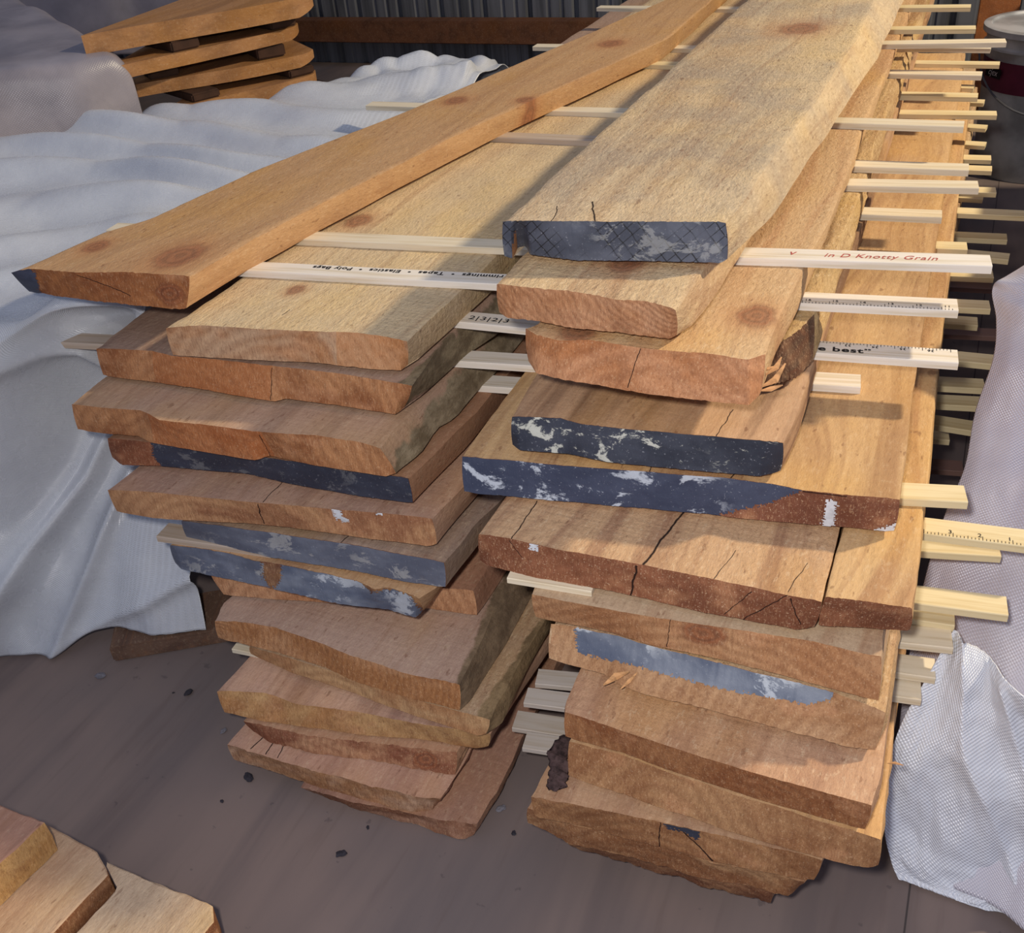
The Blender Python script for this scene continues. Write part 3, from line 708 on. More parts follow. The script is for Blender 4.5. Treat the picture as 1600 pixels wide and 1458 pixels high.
# right-hand ends, near row
strip((1416, 780), (1513, 785), 0, 'short blank strip at the right end of the widest board, above the long ruler', ext_l=.04, mat=warm_strip)
sK = strip((1440, 834), (1640, 859), -P, 'long ruler with inch figures 1 to 3 running out of frame on the right', ext_l=.05, mat=warm_strip, name='yardstick', cat='yardstick')
ticks(sK, .052, sK['_len']-.002, IN/8, .0012, 1, mark_ink)
for i, s_ in enumerate(['3', '2', '1']):
    text_on(sK, s_, .073+i*IN, .0058, .0075, mark_ink)
near = [((1438, 862), (1565, 870), -P-.034-.0085, 'blank strip immediately below the long ruler', warm_strip),
        ((1430, 943), (1576, 962), -2*P, 'blank strip lit against the white sheet, third below the long ruler', warm_strip),
        ((1425, 968), (1492, 978), -2*P-.036, 'short stub directly under the lit strip, above the white flap', warm_strip),
        ((1395, 1003), (1490, 1013), -3*P, 'strip half hidden by the peak of the white flap', pale_strip),
        ((1393, 1050), (1462, 1060), -3*P-.03, 'shaded strip left of the white flap, second below its peak', pale_strip),
        ((1398, 1088), (1440, 1094), -4*P, 'shaded stub left of the white flap, lowest of that row', pale_strip)]
for a, b, z, lab, m in near: strip(a, b, z, lab, ext_l=.06, mat=m)
# right-hand ends, the column of stubs past the long right board
col2 = [((1484, 480), (1548, 483), -P, 'stub behind the end of the inch-marked yardstick', warm_strip),
        ((1472, 505), (1528, 509), -2*P, 'stub midway between the two printed yardsticks on the right', warm_strip),
        ((1495, 564), (1556, 570), -P-.02, 'stub emerging behind the \'best\' yardstick', warm_strip),
        ((1466, 604), (1540, 608), -2*P-.02, 'upper of a close pair of stubs below the \'best\' yardstick', warm_strip),
        ((1462, 632), (1540, 636), -3*P-.01, 'lower of a close pair of stubs below the \'best\' yardstick', warm_strip),
        ((1458, 664), (1534, 676), -4*P, 'strip running under the edge of the right-hand sheet', warm_strip),
        ((1456, 686), (1484, 688), -5*P, 'very short stub just below the strip that runs under the sheet', warm_strip),
        ((1450, 733), (1506, 737), -5*P-.03, 'shade-darkened stub in the dark gap above the blank short strip', shadow_strip),
        ((1480, 448), (1550, 452), -3*P, 'shade-darkened stub in the dark gap under the red-inked strip', shadow_strip),
        ((1478, 522), (1560, 526), -4*P, 'shade-darkened stub in the dark gap between the two printed yardsticks', shadow_strip),
        ((1456, 430), (1553, 434), -P, 'stub right below the end of the red-inked strip', warm_strip),
        ((1545, 403), (1576, 406), -2*P, 'small tip peeping past the end of the red-inked strip', warm_strip),
        ((1460, 388), (1512, 390), 0, 'flat tip lying just above the red-inked strip', warm_strip)]
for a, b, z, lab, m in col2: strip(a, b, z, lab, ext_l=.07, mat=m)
far = [((1490, 371), (1574, 375), -2*P, 'stub just below the long strip that leaves the frame at right', 0),
       ((1494, 333), (1640, 340), -P, 'long far strip leaving the frame at right beside the pails', 0),
       ((1354, 335), (1472, 340), 2*P, 'strip lying whole on the board surface, shadow beneath, above the red-inked strip', 1),
       ((1490, 308), (1536, 311), -2*P, 'faint short stub below the third double strip on the right', 0),
       ((1490, 299), (1557, 301), -P, 'stub beyond the right end of the lower of two long pale strips', 0),
       ((1341, 290), (1530, 294), 3*P, 'lower of two long pale parallel strips on the upper right', 1),
       ((1500, 265), (1550, 267), -P, 'stub beyond the right end of the upper of two long pale strips', 0),
       ((1336, 260), (1514, 266), 3*P+.0001, 'upper of two long pale parallel strips on the upper right', 1),
       ((1482, 248), (1549, 250), -P, 'stub above the upper long pale strip on the right', 0),
       ((1509, 226), (1539, 228), -2*P, 'small stub level with the lower half of the pail', 0),
       ((1511, 199), (1540, 201), -2*P, 'small stub beside the crumpled part of the pail', 0),
       ((1485, 212), (1500, 214), -P, 'tiny stub on the narrow right-hand board', 0),
       ((1405, 178), (1558, 180), P, 'far strip with a dark shadow line, pointing at the pail body', 0),
       ((1385, 149), (1528, 152), 2*P, 'far strip pointing at the pail label', 0),
       ((1490, 159), (1537, 161), -P, 'far stub just under the strip that points at the pail label', 0),
       ((1497, 137), (1521, 138), 0, 'tiny far stub just above the strip that points at the pail label', 0),
       ((1389, 115), (1534, 118), 3*P, 'far strip just below the level of the pail lid', 1),
       ((1431, 99), (1562, 101), P, 'far thin strip reaching in front of the pail lid', 0),
       ((1405, 74), (1548, 76), 3*P, 'far strip pressed under the longest far strip', 1)]
for a, b, z, lab, k in far: strip(a, b, z, lab, ext_l=.08 if k else .06, mat=pale_strip if k else warm_strip)
# long ones that run right through above the left stack
strip((571, 165), (1313, 186), 3*P+.0, 'long strip crossing between the stacks under the two knots of the askew board', ext_r=.0, mat=pale_strip)
strip((1313, 192), (1506, 198), 4*P, 'strip emerging right of the top board at the height of its rough wane', ext_l=.05, mat=pale_strip)
strip((790, 215), (960, 222), 3*P, 'greyish strip lying in the channel between the askew board and the top board', ext_l=.1, ext_r=.1, mat=sE2.data.materials[0])
strip((832, 73), (1100, 76), 3*P, 'far strip poking out left of the askew board near its round knot', ext_r=.1, mat=pale_strip)
strip((1388, 69), (1573, 66), 4*P, 'longest far strip on the right, in front of the orange post foot', ext_l=.06, mat=pale_strip)
strip((1010, 101), (1100, 103), 3*P, 'darker far strip in the channel close to the askew board', ext_r=.1, ext_l=.05, mat=warm_strip)
strip((932, 12), (1150, 14), 3*P, 'farthest strip poking out left of the askew board, against the corrugated wall', ext_r=.1, mat=pale_strip)
strip((1408, 12), (1517, 11), 4*P, 'farthest strip on the right, top of the picture', ext_l=.06, mat=warm_strip)
strip((1408, 46), (1525, 45), 4*P, 'second farthest strip on the right, crossing toward the orange post', ext_l=.06, mat=warm_strip)

# ---------------------------------------------------------------- sheets of woven plastic
def tarp_mat(name, col, dark, weave=520, bumpk=.35, rough=.34, spec=.55):
    nt = NT(name)
    uv = nt.n('ShaderNodeUVMap').outputs[0]
    sep = nt.n('ShaderNodeSeparateXYZ'); nt.put(sep.inputs[0], uv)
    wx = nt.math('SINE', nt.math('MULTIPLY', sep.outputs[0], weave*2*math.pi))
    wy = nt.math('SINE', nt.math('MULTIPLY', sep.outputs[1], weave*2*math.pi))
    wv = nt.math('MULTIPLY', wx, wy)
    big = nt.noise(nt.tc.outputs['Object'], 7, 4, .6)
    fine = nt.noise(nt.tc.outputs['Object'], 40, 3, .6)
    c = mixc(nt, nt.sm(big, .3, .72), srgb(*col), srgb(*dark))
    c = mixc(nt, nt.math('MULTIPLY_ADD', wv, .05, .05), c, srgb(120, 125, 140))
    r = nt.math('MULTIPLY_ADD', fine, .2, rough-.1)
    nt.bump(nt.math('ADD', nt.math('MULTIPLY', wv, .35), nt.math('MULTIPLY', fine, 1.2)), bumpk, .0016)
    m = nt.fin(c, r, spec)
    return m
def bez(vals, t):    # Catmull-Rom over control values
    n = len(vals)-1; x = min(max(t*n, 0), n-1e-6); i = int(x); f = x-i
    p0 = vals[max(i-1, 0)]; p1 = vals[i]; p2 = vals[i+1]; p3 = vals[min(i+2, n)]
    return p1*(-.5*f**3+f*f-.5*f)*0+(p1*2+(p2-p0)*f+(p0*2-p1*5+p2*4-p3)*f*f+(p1*3-p0-p2*3+p3)*f**3)*.5 if 0 else \
        ((p1*2)+(p2-p0)*f+(p0*2-p1*5+p2*4-p3)*(f*f)+(p1*3-p0-p2*3+p3)*(f**3))*.5
def sheet(name, grid, nu, nv, mat, label=None, disp=None, thick=.0012, parent=None, cat='tarpaulin'):
    """grid: rows of control points (world); disp(u,v,p,n)->offset vector"""
    rows = []
    for j in range(nv+1):
        v = j/nv
        ctrl = []
        for c in range(len(grid[0])):
            ctrl.append(bez([grid[r][c] for r in range(len(grid))], v))
        rows.append([bez(ctrl, i/nu) for i in range(nu+1)])
    P0 = [[p.copy() for p in r] for r in rows]
    if disp:
        for j in range(nv+1):
            for i in range(nu+1):
                a = P0[j][min(i+1, nu)]-P0[j][max(i-1, 0)]; b = P0[min(j+1, nv)][i]-P0[max(j-1, 0)][i]
                nrm = a.cross(b); nrm = nrm.normalized() if nrm.length > 1e-9 else Vector((0, 0, 1))
                rows[j][i] = P0[j][i]+disp(i/nu, j/nv, P0[j][i], nrm)
    verts = [p for r in rows for p in r]
    faces = [(j*(nu+1)+i, j*(nu+1)+i+1, (j+1)*(nu+1)+i+1, (j+1)*(nu+1)+i) for j in range(nv) for i in range(nu)]
    org = rows[nv//2][nu//2].copy()
    o = mesh_obj(name, verts, faces, mat, origin=org, sharp=None, parent=parent)
    uvl = o.data.uv_layers.new(name='UVMap')
    U = [[0.0]*(nu+1) for _ in range(nv+1)]; Vv = [[0.0]*(nu+1) for _ in range(nv+1)]
    for j in range(nv+1):
        for i in range(nu+1):
            if i: U[j][i] = U[j][i-1]+(rows[j][i]-rows[j][i-1]).length
            if j: Vv[j][i] = Vv[j-1][i]+(rows[j][i]-rows[j-1][i]).length
    mid = nv//2
    for p in o.data.polygons:
        for li in p.loop_indices:
            vi = o.data.loops[li].vertex_index; j, i = divmod(vi, nu+1)
            uvl.data[li].uv = (U[mid][i], Vv[j][nu//2])
    s = o.modifiers.new('thickness', 'SOLIDIFY'); s.thickness = thick; s.offset = 0
    if label: tag(o, label, cat)
    return o
white_tarp = tarp_mat('white_woven_plastic', (214, 216, 222), (196, 198, 206))
left_tarp = tarp_mat('white_woven_plastic_dull', (208, 210, 213), (190, 192, 198), weave=420, bumpk=.5, rough=.27, spec=.9)
grey_tarp = tarp_mat('greyish_plastic', (150, 142, 146), (120, 114, 120), weave=200, bumpk=.2)

V = Vector
# left sheet: flat wrinkled top + front drape
zt = .085
def P3(px, py, z): return at(px, py, z)
edge = [P3(-330, 640, zt), P3(-160, 590, zt), P3(0, 528, zt), P3(84, 480, zt+.008), P3(170, 474, zt+.004), P3(300, 489, zt)]
bfront = [P3(-330, 1090, -.345), P3(-160, 1040, -.355), P3(0, 1018, -.36), P3(85, 1022, -.365), P3(160, 982, -.34), P3(322, 984, -.34)]
up = Vector((0, 0, 1))
bk_ = [V((-2.15, 1.05, .085)), V((-1.75, 1.30, .085)), V((-1.50, 1.55, .088)), V((-1.31, 1.68, .088)), V((-1.16, 2.0, .085)), V((-.92, 2.05, .08))]
back = []
for q in (0, .28, .55, .8):
    back.append([bk_[i].lerp(edge[i]+Vector((-.01, .10, .004)), q) for i in range(6)])
for r in back: r[5].x = -.93
back.insert(0, [p+Vector((.0, .05, -.16)) for p in bk_])
back[0][5].x = -.93
mid1 = [e+Vector((-.01, .10, .004)) for e in edge]; mid1[5] = V((-.93, edge[5].y+.10, zt))
edge[5] = V((-.90, edge[5].y+.01, zt-.005))
f1 = [edge[i].lerp(bfront[i], .06)+Vector((0, -.012, 0)) for i in range(6)]
f2 = [edge[i].lerp(bfront[i], .33) for i in range(6)]
f3 = [edge[i].lerp(bfront[i], .68) for i in range(6)]
f2[3] += Vector((.0, .07, 0)); f2[4] += Vector((0, .09, 0)); f2[5] += Vector((-.01, .07, 0)); f1[4] += Vector((0, .03, 0)); f1[3] += Vector((0, .03, 0)); f3[3] += Vector((0, .025, 0)); f3[4] += Vector((0, .03, 0))
f3[2] += Vector((.0, -.012, 0))
grid = back+[mid1, edge, f1, f2, f3, bfront]
NR = len(grid)-1
def on_front(px, py, Y=.76):
    r_ = RW @ Vector(((px-800)/FPX, (729-py)/FPX, -1.0)); t_ = Y/r_.y
    return (r_.x*t_, CAMZ+r_.z*t_)
def segd(x, y, ax, ay, bx_, by_):
    dx, dy = bx_-ax, by_-ay; t_ = max(0, min(1, ((x-ax)*dx+(y-ay)*dy)/(dx*dx+dy*dy+1e-9)))
    return math.hypot(x-ax-t_*dx, y-ay-t_*dy)
RIDGES = [([on_front(*q) for q in ((-60, 500), (0, 535), (60, 590), (102, 660), (108, 760), (80, 880), (58, 1015))], .013, .020),
          ([on_front(*q) for q in ((150, 710), (153, 850), (152, 975))], .011, .016),
          ([on_front(*q) for q in ((120, 560), (175, 640), (215, 720))], .012, .012),
          ([on_front(*q) for q in ((150, 500), (170, 560), (180, 620))], .010, .012),
          ([on_front(*q) for q in ((150, 960), (230, 930), (320, 905))], .012, .010)]
def dispL(u, v, p, n):
    k = v*NR
    top = max(0, min(1, (6.1-k)))*min(1, k*1.2)
    s = p.y-.15*p.x+.22*n1(p.x*1.9+3, p.y*1.6)
    ridge = (.5+.5*math.cos(s*44+3.0*n1(p.x*3.3, p.y*3.0, 4)))**1.6*(.5+.9*abs(n1(p.x*3, p.y*4, 11)))
    r2 = n1(p.x*4, p.y*9, 2)+.10*n1(p.x*12, p.y*14, 8)
    fade = min(1, max(.0, (u*5)))
    far = max(0, min(1, (p.y-1.7)/.4))
    h = top*(ridge*.032+r2*.010+far*(abs(n1(p.x*16, p.y*16, 7)))*.03)
    off = Vector((0, 0, h*(1 if u < .97 else .4)))
    fr = max(0, min(1, k-6.0))
    # hanging folds
    a = p.x*9+(p.z*3.2)
    fold = math.sin(a*3.2+n1(p.x*4, p.z*4)*2.0)*.009+n1(p.x*18+p.z*6, p.z*7, 3)*.007+n1(p.x*50, p.z*14, 9)*.0016
    off += Vector((.25, -1, 0))*fold*fr*(.5+.5*min(1, (k-6)/3))
    for pl_, w_, h_ in RIDGES:
        d = min(segd(p.x, p.z, *q0, *q1) for q0, q1 in zip(pl_, pl_[1:]))
        off += Vector((.15, -1, 0))*fr*h_*1.7*math.exp(-(d/w_)**1.5)*min(1, .35+(.37+p.z)*6)
    off += Vector((0, 1, 0))*fr*.02*max(0, min(1, (p.x+1.0)*12))*max(0, min(1, (p.z+.12)*8))
    return off
tl = sheet('tarpaulin', grid, 190, 240, left_tarp, 'wrinkled white woven sheet over the low pile left of the stacks, hem near the floor', disp=dispL)
# hem band
hem = []
g0 = [b+Vector((0, -.003, .028)) for b in bfront]; g1 = [b+Vector((0, -.004, 0)) for b in bfront]
# timber pile under the left sheet
def crate_block(name, x0, y0, x1, y1, z0, z1, mat, label=None, cat=None, kind=None, rot=0, parent=None, bev=.003, jitter=.0):
    import bmesh
    bm = bmesh.new(); bmesh.ops.create_cube(bm, size=1)
    for v in bm.verts:
        v.co.x = (x1-x0)*v.co.x; v.co.y = (y1-y0)*v.co.y; v.co.z = (z1-z0)*v.co.z
    ln = max(x1-x0, y1-y0)
    es = [e for e in bm.edges if e.calc_length() > ln*.6]
    bmesh.ops.subdivide_edges(bm, edges=es, cuts=24, use_grid_fill=True)
    for v in bm.verts:
        v.co += Vector((n1(v.co.y*8, v.co.z*20, x0), n1(v.co.x*8, v.co.z*20, y0), n1(v.co.x*6, v.co.y*6, z0)))*jitter
    bmesh.ops.bevel(bm, geom=[e for e in bm.edges if e.is_manifold and e.calc_face_angle(0) > .8], offset=bev, segments=2, affect='EDGES')
    me = bpy.data.meshes.new(name); bm.to_mesh(me); bm.free(); me.materials.append(mat)
    for p in me.polygons: p.use_smooth = True
    me.set_sharp_from_angle(angle=math.radians(40))
    o = bpy.data.objects.new(name, me); C.objects.link(o); o.location = ((x0+x1)/2, (y0+y1)/2, (z0+z1)/2); o.rotation_euler = (0, 0, rot)
    if parent: o.parent = parent; o.location = o.location-parent.location
    tag(o, label, cat, None, kind)
    return o
brown_wood = wood_top('dark_bearer_wood', 31, base=(112, 82, 66), dark=(80, 56, 46), fuzz=.3)
a_ = at(150, 1035, -.37); b_ = at(345, 1001, -.37)
mid_ = (a_+b_)/2; ang_ = math.atan2(b_.y-a_.y, b_.x-a_.x); ln_ = (b_-a_).length
crate_block('bearer_timber', mid_.x-ln_/2, mid_.y, mid_.x+ln_/2, mid_.y+.09, -.37, -.345, brown_wood,
            'dark brown flat timber on the floor under the hem of the left sheet', 'timber', rot=ang_)

# right sheet : hanging edge + top going back
le = [(1575, 425, .10), (1551, 452, .085), (1557, 500, .06), (1552, 560, .03), (1524, 643, -.02), (1508, 728, -.06), (1480, 795, -.095), (1452, 880, -.14), (1425, 1000, -.20), (1404, 1150, -.29), (1398, 1290, -.365)]
L0 = [at(*q) for q in le]
topR = [at(1600, 400, .11), at(1640, 395, .115), at(1720, 385, .12), at(1850, 380, .12)]
gridR = []
backrow = [V((.14, 1.75, .10)), V((.22, 1.8, .12)), V((.36, 1.8, .12)), V((.6, 1.85, .12)), V((.85, 1.9, .12))]
midrow = [V((.115, 1.32, .105)), V((.18, 1.34, .12)), V((.3, 1.34, .12)), V((.5, 1.36, .12)), V((.8, 1.4, .12))]
gridR += [[p+V((.05, .9, 0)) for p in backrow], backrow, midrow]
for k, p in enumerate(L0):
    t = k/(len(L0)-1)
    z = p.z
    row = [p, p+V((.045, -.03-.02*t, .004)), p+V((.13, -.03-.05*t, .006)), p+V((.28, .0-.05*t, 0)), p+V((.55, .03, 0))]
    if k == 0:
        row = [p, p+V((.05, -.0, .02)), p+V((.14, .0, .02)), p+V((.3, .03, .02)), p+V((.55, .05, .02))]
    gridR.append(row)
def dispR(u, v, p, n):
    k = v*(len(gridR)-1)
    fr = max(0, min(1, k-3.2))
    fold = math.sin((p.x*1.0-p.z*.55)*38+n1(p.x*5, p.z*5)*2.2)*.008+n1(p.x*20, p.z*9, 5)*.007+n1(p.x*60, p.z*30, 1)*.0015
    w = min(1, u*8+.15)
    o = Vector((.1, -1, .1))*fold*fr*w
    o += Vector((0, 0, 1))*(1-fr)*(n1(p.x*10, p.y*8)*.018+n1(p.x*30, p.y*22, 4)*.006)
    return o
right_tarp = tarp_mat('white_woven_plastic_right', (206, 202, 210), (184, 178, 190), weave=270, bumpk=.6, rough=.32, spec=.75)
sheet('tarpaulin', gridR, 110, 170, right_tarp, 'shaded white woven sheet hanging over the neighbouring pile right of the strip ends', disp=dispR)
for q in range(3):  # unseen blocks added beneath the sheet to stop light reaching the gap
    crate_block('timber_board', .32, 1.5, .75, 2.5, -.37+q*.115, -.37+q*.115+.11, brown_wood,
                '%s unseen block added under the right sheet to keep light out' % ('lowest', 'middle', 'upper')[q], 'board')
# bright flap in front
fl = [[at(1490, 984, -.115), at(1506, 994, -.117), at(1530, 1012, -.12), at(1552, 1036, -.125), at(1600, 1085, -.13), at(1700, 1150, -.14)],
      [at(1452, 1052, -.15), at(1480, 1060, -.152), at(1520, 1075, -.155), at(1560, 1100, -.16), at(1610, 1140, -.17), at(1700, 1200, -.18)],
      [at(1409, 1130, -.20), at(1440, 1140, -.20), at(1490, 1155, -.205), at(1550, 1180, -.21), at(1620, 1210, -.22), at(1700, 1250, -.23)],
      [at(1387, 1200, -.25), at(1420, 1212, -.252), at(1480, 1230, -.255), at(1550, 1255, -.26), at(1620, 1280, -.27), at(1700, 1300, -.28)],
      [at(1382, 1290, -.315), at(1420, 1305, -.318), at(1480, 1325, -.32), at(1550, 1345, -.325), at(1620, 1360, -.33), at(1700, 1370, -.335)],
      [at(1392, 1345, -.352), at(1430, 1360, -.354), at(1490, 1383, -.356), at(1550, 1402, -.358), at(1620, 1412, -.36), at(1700, 1420, -.36)],
      [at(1404, 1374, -.366), at(1440, 1386, -.366), at(1495, 1404, -.367), at(1550, 1420, -.367), at(1620, 1432, -.367), at(1700, 1440, -.367)]]
def dispF(u, v, p, n):
    x = u*5; y = v*6
    def crease(ax, ay, bx, by, w, h):
        dx, dy = bx-ax, by-ay; L2 = dx*dx+dy*dy
        t = max(0, min(1, ((x-ax)*dx+(y-ay)*dy)/L2)); d = math.hypot(x-ax-t*dx, y-ay-t*dy)
        return max(0, 1-d/w)**1.5*h
    f = crease(1.2, 0, 3.6, 4.2, .9, .012)+crease(3.3, .5, 4.4, 3.8, .7, .012)+crease(4.6, 3.6, 2.6, 5.4, .6, .008)-crease(3.4, 3.6, 3.0, 4.3, .9, .012)
    f += n1(x*.9, y*.9, 2)*.008+n1(x*4, y*3, 6)*.0014
    return Vector((-.2, -1, .25))*f*min(1, u*6+.1)
sheet('tarpaulin_flap', fl, 100, 120, tarp_mat('bright_woven_plastic', (226, 228, 234), (214, 216, 224), weave=230, bumpk=.8, rough=.34, spec=.7),
      'bright white corner flap of woven plastic resting on the floor at lower right', disp=dispF)

# sheet over the tall pile, upper left
A0 = at(-60, 250, .09); B0 = at(222, 186, .09)
bx = [A0.lerp(B0, t) for t in (-.8, -.2, .25, .6, .85, 1.0)]
rowsT = []
dirn = (B0-A0).normalized(); bk = Vector((-dirn.y, dirn.x, 0))
if bk.y < 0: bk = -bk
for off, z in ((.95, .25), (.45, .24), (.12, .225), (.03, .22), (.0, .20), (-.01, .14), (-.015, .07)):
    rowsT.append([b+bk*off+Vector((0, 0, z-.09)) for b in bx])
for r in rowsT: r[-1] = r[-1]+dirn*.0
side = []
def dispT(u, v, p, n):
    f = math.sin((p.x*dirn.x+p.y*dirn.y)*16+1.2*n1(p.z*5, p.x*2))*.014+n1(p.x*12, p.y*12, p.z*5)*.010
    return bk*(-f)*min(1, v*2)+Vector((0, 0, n1(p.x*6, p.y*6, 1)*.012-.03*max(0, u*6-5)**2))
sheet('tarpaulin', rowsT, 80, 70, grey_tarp, 'dull grey plastic sheet over the taller pile at upper left, beside the slabs', disp=dispT)
# return (side) of that sheet
rs = []
for off in (.0, .25, .6, .95):
    rs.append([bx[-1]+bk*off+Vector((0, 0, z-.09)) for z in (.30, .22, .14, .06)])
# farther, higher sheet behind
rowsU = []
C0 = V((-3.0, 2.3, 0)); D0 = V((-2.02, 2.75, 0)); dU = (D0-C0)
for off, z in ((.9, .72), (.1, .70), (0, .67), (-.01, .40), (-.03, .10), (-.03, -.02)):
    rowsU.append([C0+dU*t+Vector((-.5, .85, 0))*off+Vector((0, 0, z)) for t in (-.6, 0, .35, .7, 1)])
sheet('tarpaulin', rowsU, 60, 50, tarp_mat('mauve_grey_plastic', (128, 122, 130), (104, 98, 106), weave=200, bumpk=.2),
      'mauve-grey sheet behind the dull grey one in the top left corner', disp=dispT)

# slabs with spacer blocks behind the left sheet
slab_wood = wood_top('orange_slab_wood', 41, base=(176, 122, 72), dark=(126, 82, 48), fuzz=.3)
slab_end = slab_wood
def slab(a, b, z, t, label, tip=.05, wid=.28, lift=0.0):
    A = at(a[0], a[1], z); B = at(b[0], b[1], z)
    d = (B-A).normalized(); n_ = Vector((-d.y, d.x, 0))
    if n_.y < 0: n_ = -n_
    A = A-d*.06
    Ln = (B-A).length; N = 50; M = 8
    v = []; f = []
    for i in range(N+1):
        s = i/N; x = Ln*s
        taper = max(0, (s-.9)/.1)
        for q in range(2):
            for j in range(M+1):
                w = wid*j/M
                xe = x-taper*0.0-(tip*(1-math.sqrt(max(0, 1-(1-j/M)**2*0)))*0)
                y0 = n1(x*6, z*9)*.008+taper**2*.03
                p = A+d*(x+w*1.1*(1-s))+n_*(y0+w*(1-taper**2*.15))
                zz = z-(t*(1-.35*taper) if q else 0)+n1(x*5, w*4, z)*.002
                v.append(Vector((p.x, p.y, zz)))
    R_ = 2*(M+1)
    for i in range(N):
        for j in range(M):
            a0 = i*R_+j; f.append((a0, a0+R_, a0+R_+1, a0+1))
            a1 = i*R_+M+1+j; f.append((a1, a1+1, a1+R_+1, a1+R_))
        a0 = i*R_; f.append((a0, a0+M+1, a0+R_+M+1, a0+R_))
        a0 = i*R_+M; f.append((a0, a0+R_, a0+R_+M+1, a0+M+1))
    for e in (0, N):
        for j in range(M):
            a0 = e*R_+j; q = (a0, a0+1, a0+M+2, a0+M+1); f.append(q if e == 0 else q[::-1])
    o = mesh_obj('timber_slab', v, f, slab_wood, origin=tuple(A))
    tag(o, label, 'board'); return A, B, d, n_
slabs = [((300, 164), (505, 112), .10, .026, 'lowest orange slab of the spaced upper-left pile, mostly behind the white sheet'),
         ((215, 133), (497, 81), .142, .024, 'second slab from the bottom of the spaced upper-left pile, light tapered tip'),
         ((212, 98), (476, 38), .192, .024, 'third slab from the bottom of the spaced upper-left pile, squared tip'),
         ((178, 47), (496, -8), .250, .036, 'topmost thick orange slab of the spaced upper-left pile')]
info = []
for a, b, z, t, lab in slabs: info.append((slab(a, b, z, t, lab), z, t))
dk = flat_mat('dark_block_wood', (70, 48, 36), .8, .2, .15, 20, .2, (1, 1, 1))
for k in range(3):
    (A, B, d, n_), z, t = info[k]
    zu = info[k+1][1]-info[k+1][2]
    p = B-d*(.10 if k != 1 else .14)+n_*.06
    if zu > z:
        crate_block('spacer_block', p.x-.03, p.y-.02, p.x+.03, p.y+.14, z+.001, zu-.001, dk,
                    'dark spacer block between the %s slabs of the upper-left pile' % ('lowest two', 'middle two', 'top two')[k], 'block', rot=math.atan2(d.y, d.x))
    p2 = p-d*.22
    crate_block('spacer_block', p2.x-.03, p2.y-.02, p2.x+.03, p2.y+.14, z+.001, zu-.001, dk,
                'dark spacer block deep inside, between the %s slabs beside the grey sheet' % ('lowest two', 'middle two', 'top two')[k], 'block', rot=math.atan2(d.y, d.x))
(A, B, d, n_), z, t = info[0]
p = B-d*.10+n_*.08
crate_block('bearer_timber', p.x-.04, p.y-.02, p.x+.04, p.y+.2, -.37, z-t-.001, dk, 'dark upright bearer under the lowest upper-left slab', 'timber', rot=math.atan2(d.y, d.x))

# ---------------------------------------------------------------- room
def structure(o): o['kind'] = 'structure'; return o
nt = NT('worn_plywood_floor')
ob = nt.tc.outputs['Object']
s1 = nt.noise(nt.scale(ob, (9, 1.3, 1)), 1.0, 4, .6, .6)
s2 = nt.noise(ob, 3.2, 3, .5)
s3 = nt.noise(nt.scale(ob, (60, 6, 1)), 1.0, 3, .6)
c = mixc(nt, nt.sm(s1, .34, .66), srgb(112, 98, 94), srgb(134, 116, 108))
c = mixc(nt, nt.math('MULTIPLY', nt.sm(s2, .4, .65), .55), c, srgb(104, 96, 96))
c = mixc(nt, nt.math('MULTIPLY', nt.sm(s3, .55, .75), .18), c, srgb(84, 66, 58))
spk = nt.noise(ob, 55, 3, .6)
c = mixc(nt, nt.math('MULTIPLY', nt.sm(spk, .68, .73), .35), c, srgb(60, 56, 60))
seam = nt.math('ABSOLUTE', nt.math('SUBTRACT', nt.vmath('DOT_PRODUCT', ob, (1, 0, 0)), float(at(1420, 1400, -.37).x+.0)))
c = mixc(nt, nt.sm(seam, .0014, .0005), c, srgb(70, 62, 60))
nt.bump(s3, .12, .001)
floor_m = nt.fin(c, .62, .3)
ft = .02
fo = mesh_obj('floor', [(-6, -1.5, -.37), (4, -1.5, -.37), (4, 6, -.37), (-6, 6, -.37), (-6, -1.5, -.39), (4, -1.5, -.39), (4, 6, -.39), (-6, 6, -.39)],
              [(0, 1, 2, 3), (7, 6, 5, 4), (0, 4, 5, 1), (1, 5, 6, 2), (2, 6, 7, 3), (3, 7, 4, 0)], floor_m, smooth=False)
structure(fo)
# corrugated wall
steel = flat_mat('grey_corrugated_steel', (112, 113, 118), .5, .4, .14, 3, 0, (9, 9, .5))
wa = at(430, 99, -.37); wb = at(640, 110, -.37)
wdir = Vector((1, 0.0, 0)); 
W0 = Vector((-5.5, 3.95, -.37)); WL = 8.5
v = []; f = []; xs = []; x = 0; pitch = .19
while x < WL:
    for dx, dy in ((0, 0), (.008, .02), (.022, .02), (.030, 0), (.085, 0), (.09, .006), (.10, .006), (.105, 0), (.14, 0), (.145, .006), (.155, .006), (.16, 0)):
        xs.append((x+dx, dy))
    x += pitch
for (x, dy) in xs:
    v.append((W0.x+x, W0.y-.06*0+dy, -.37)); v.append((W0.x+x, W0.y+dy, 2.4))
for i in range(len(xs)-1): f.append((2*i, 2*i+2, 2*i+3, 2*i+1))
structure(mesh_obj('wall_back', v, f, steel, smooth=False))
# left wall out of view, closes the shed for bounce light
lw = mesh_obj('wall_left', [(-5.0, -1.5, -.37), (-5.0, 3.95, -.37), (-5.0, 3.95, 2.4), (-5.0, -1.5, 2.4)], [(0, 1, 2, 3)], steel, smooth=False)
structure(lw)
rail_w = wood_top('brown_rail_wood', 51, base=(118, 70, 42), dark=(84, 48, 30), fuzz=.2)
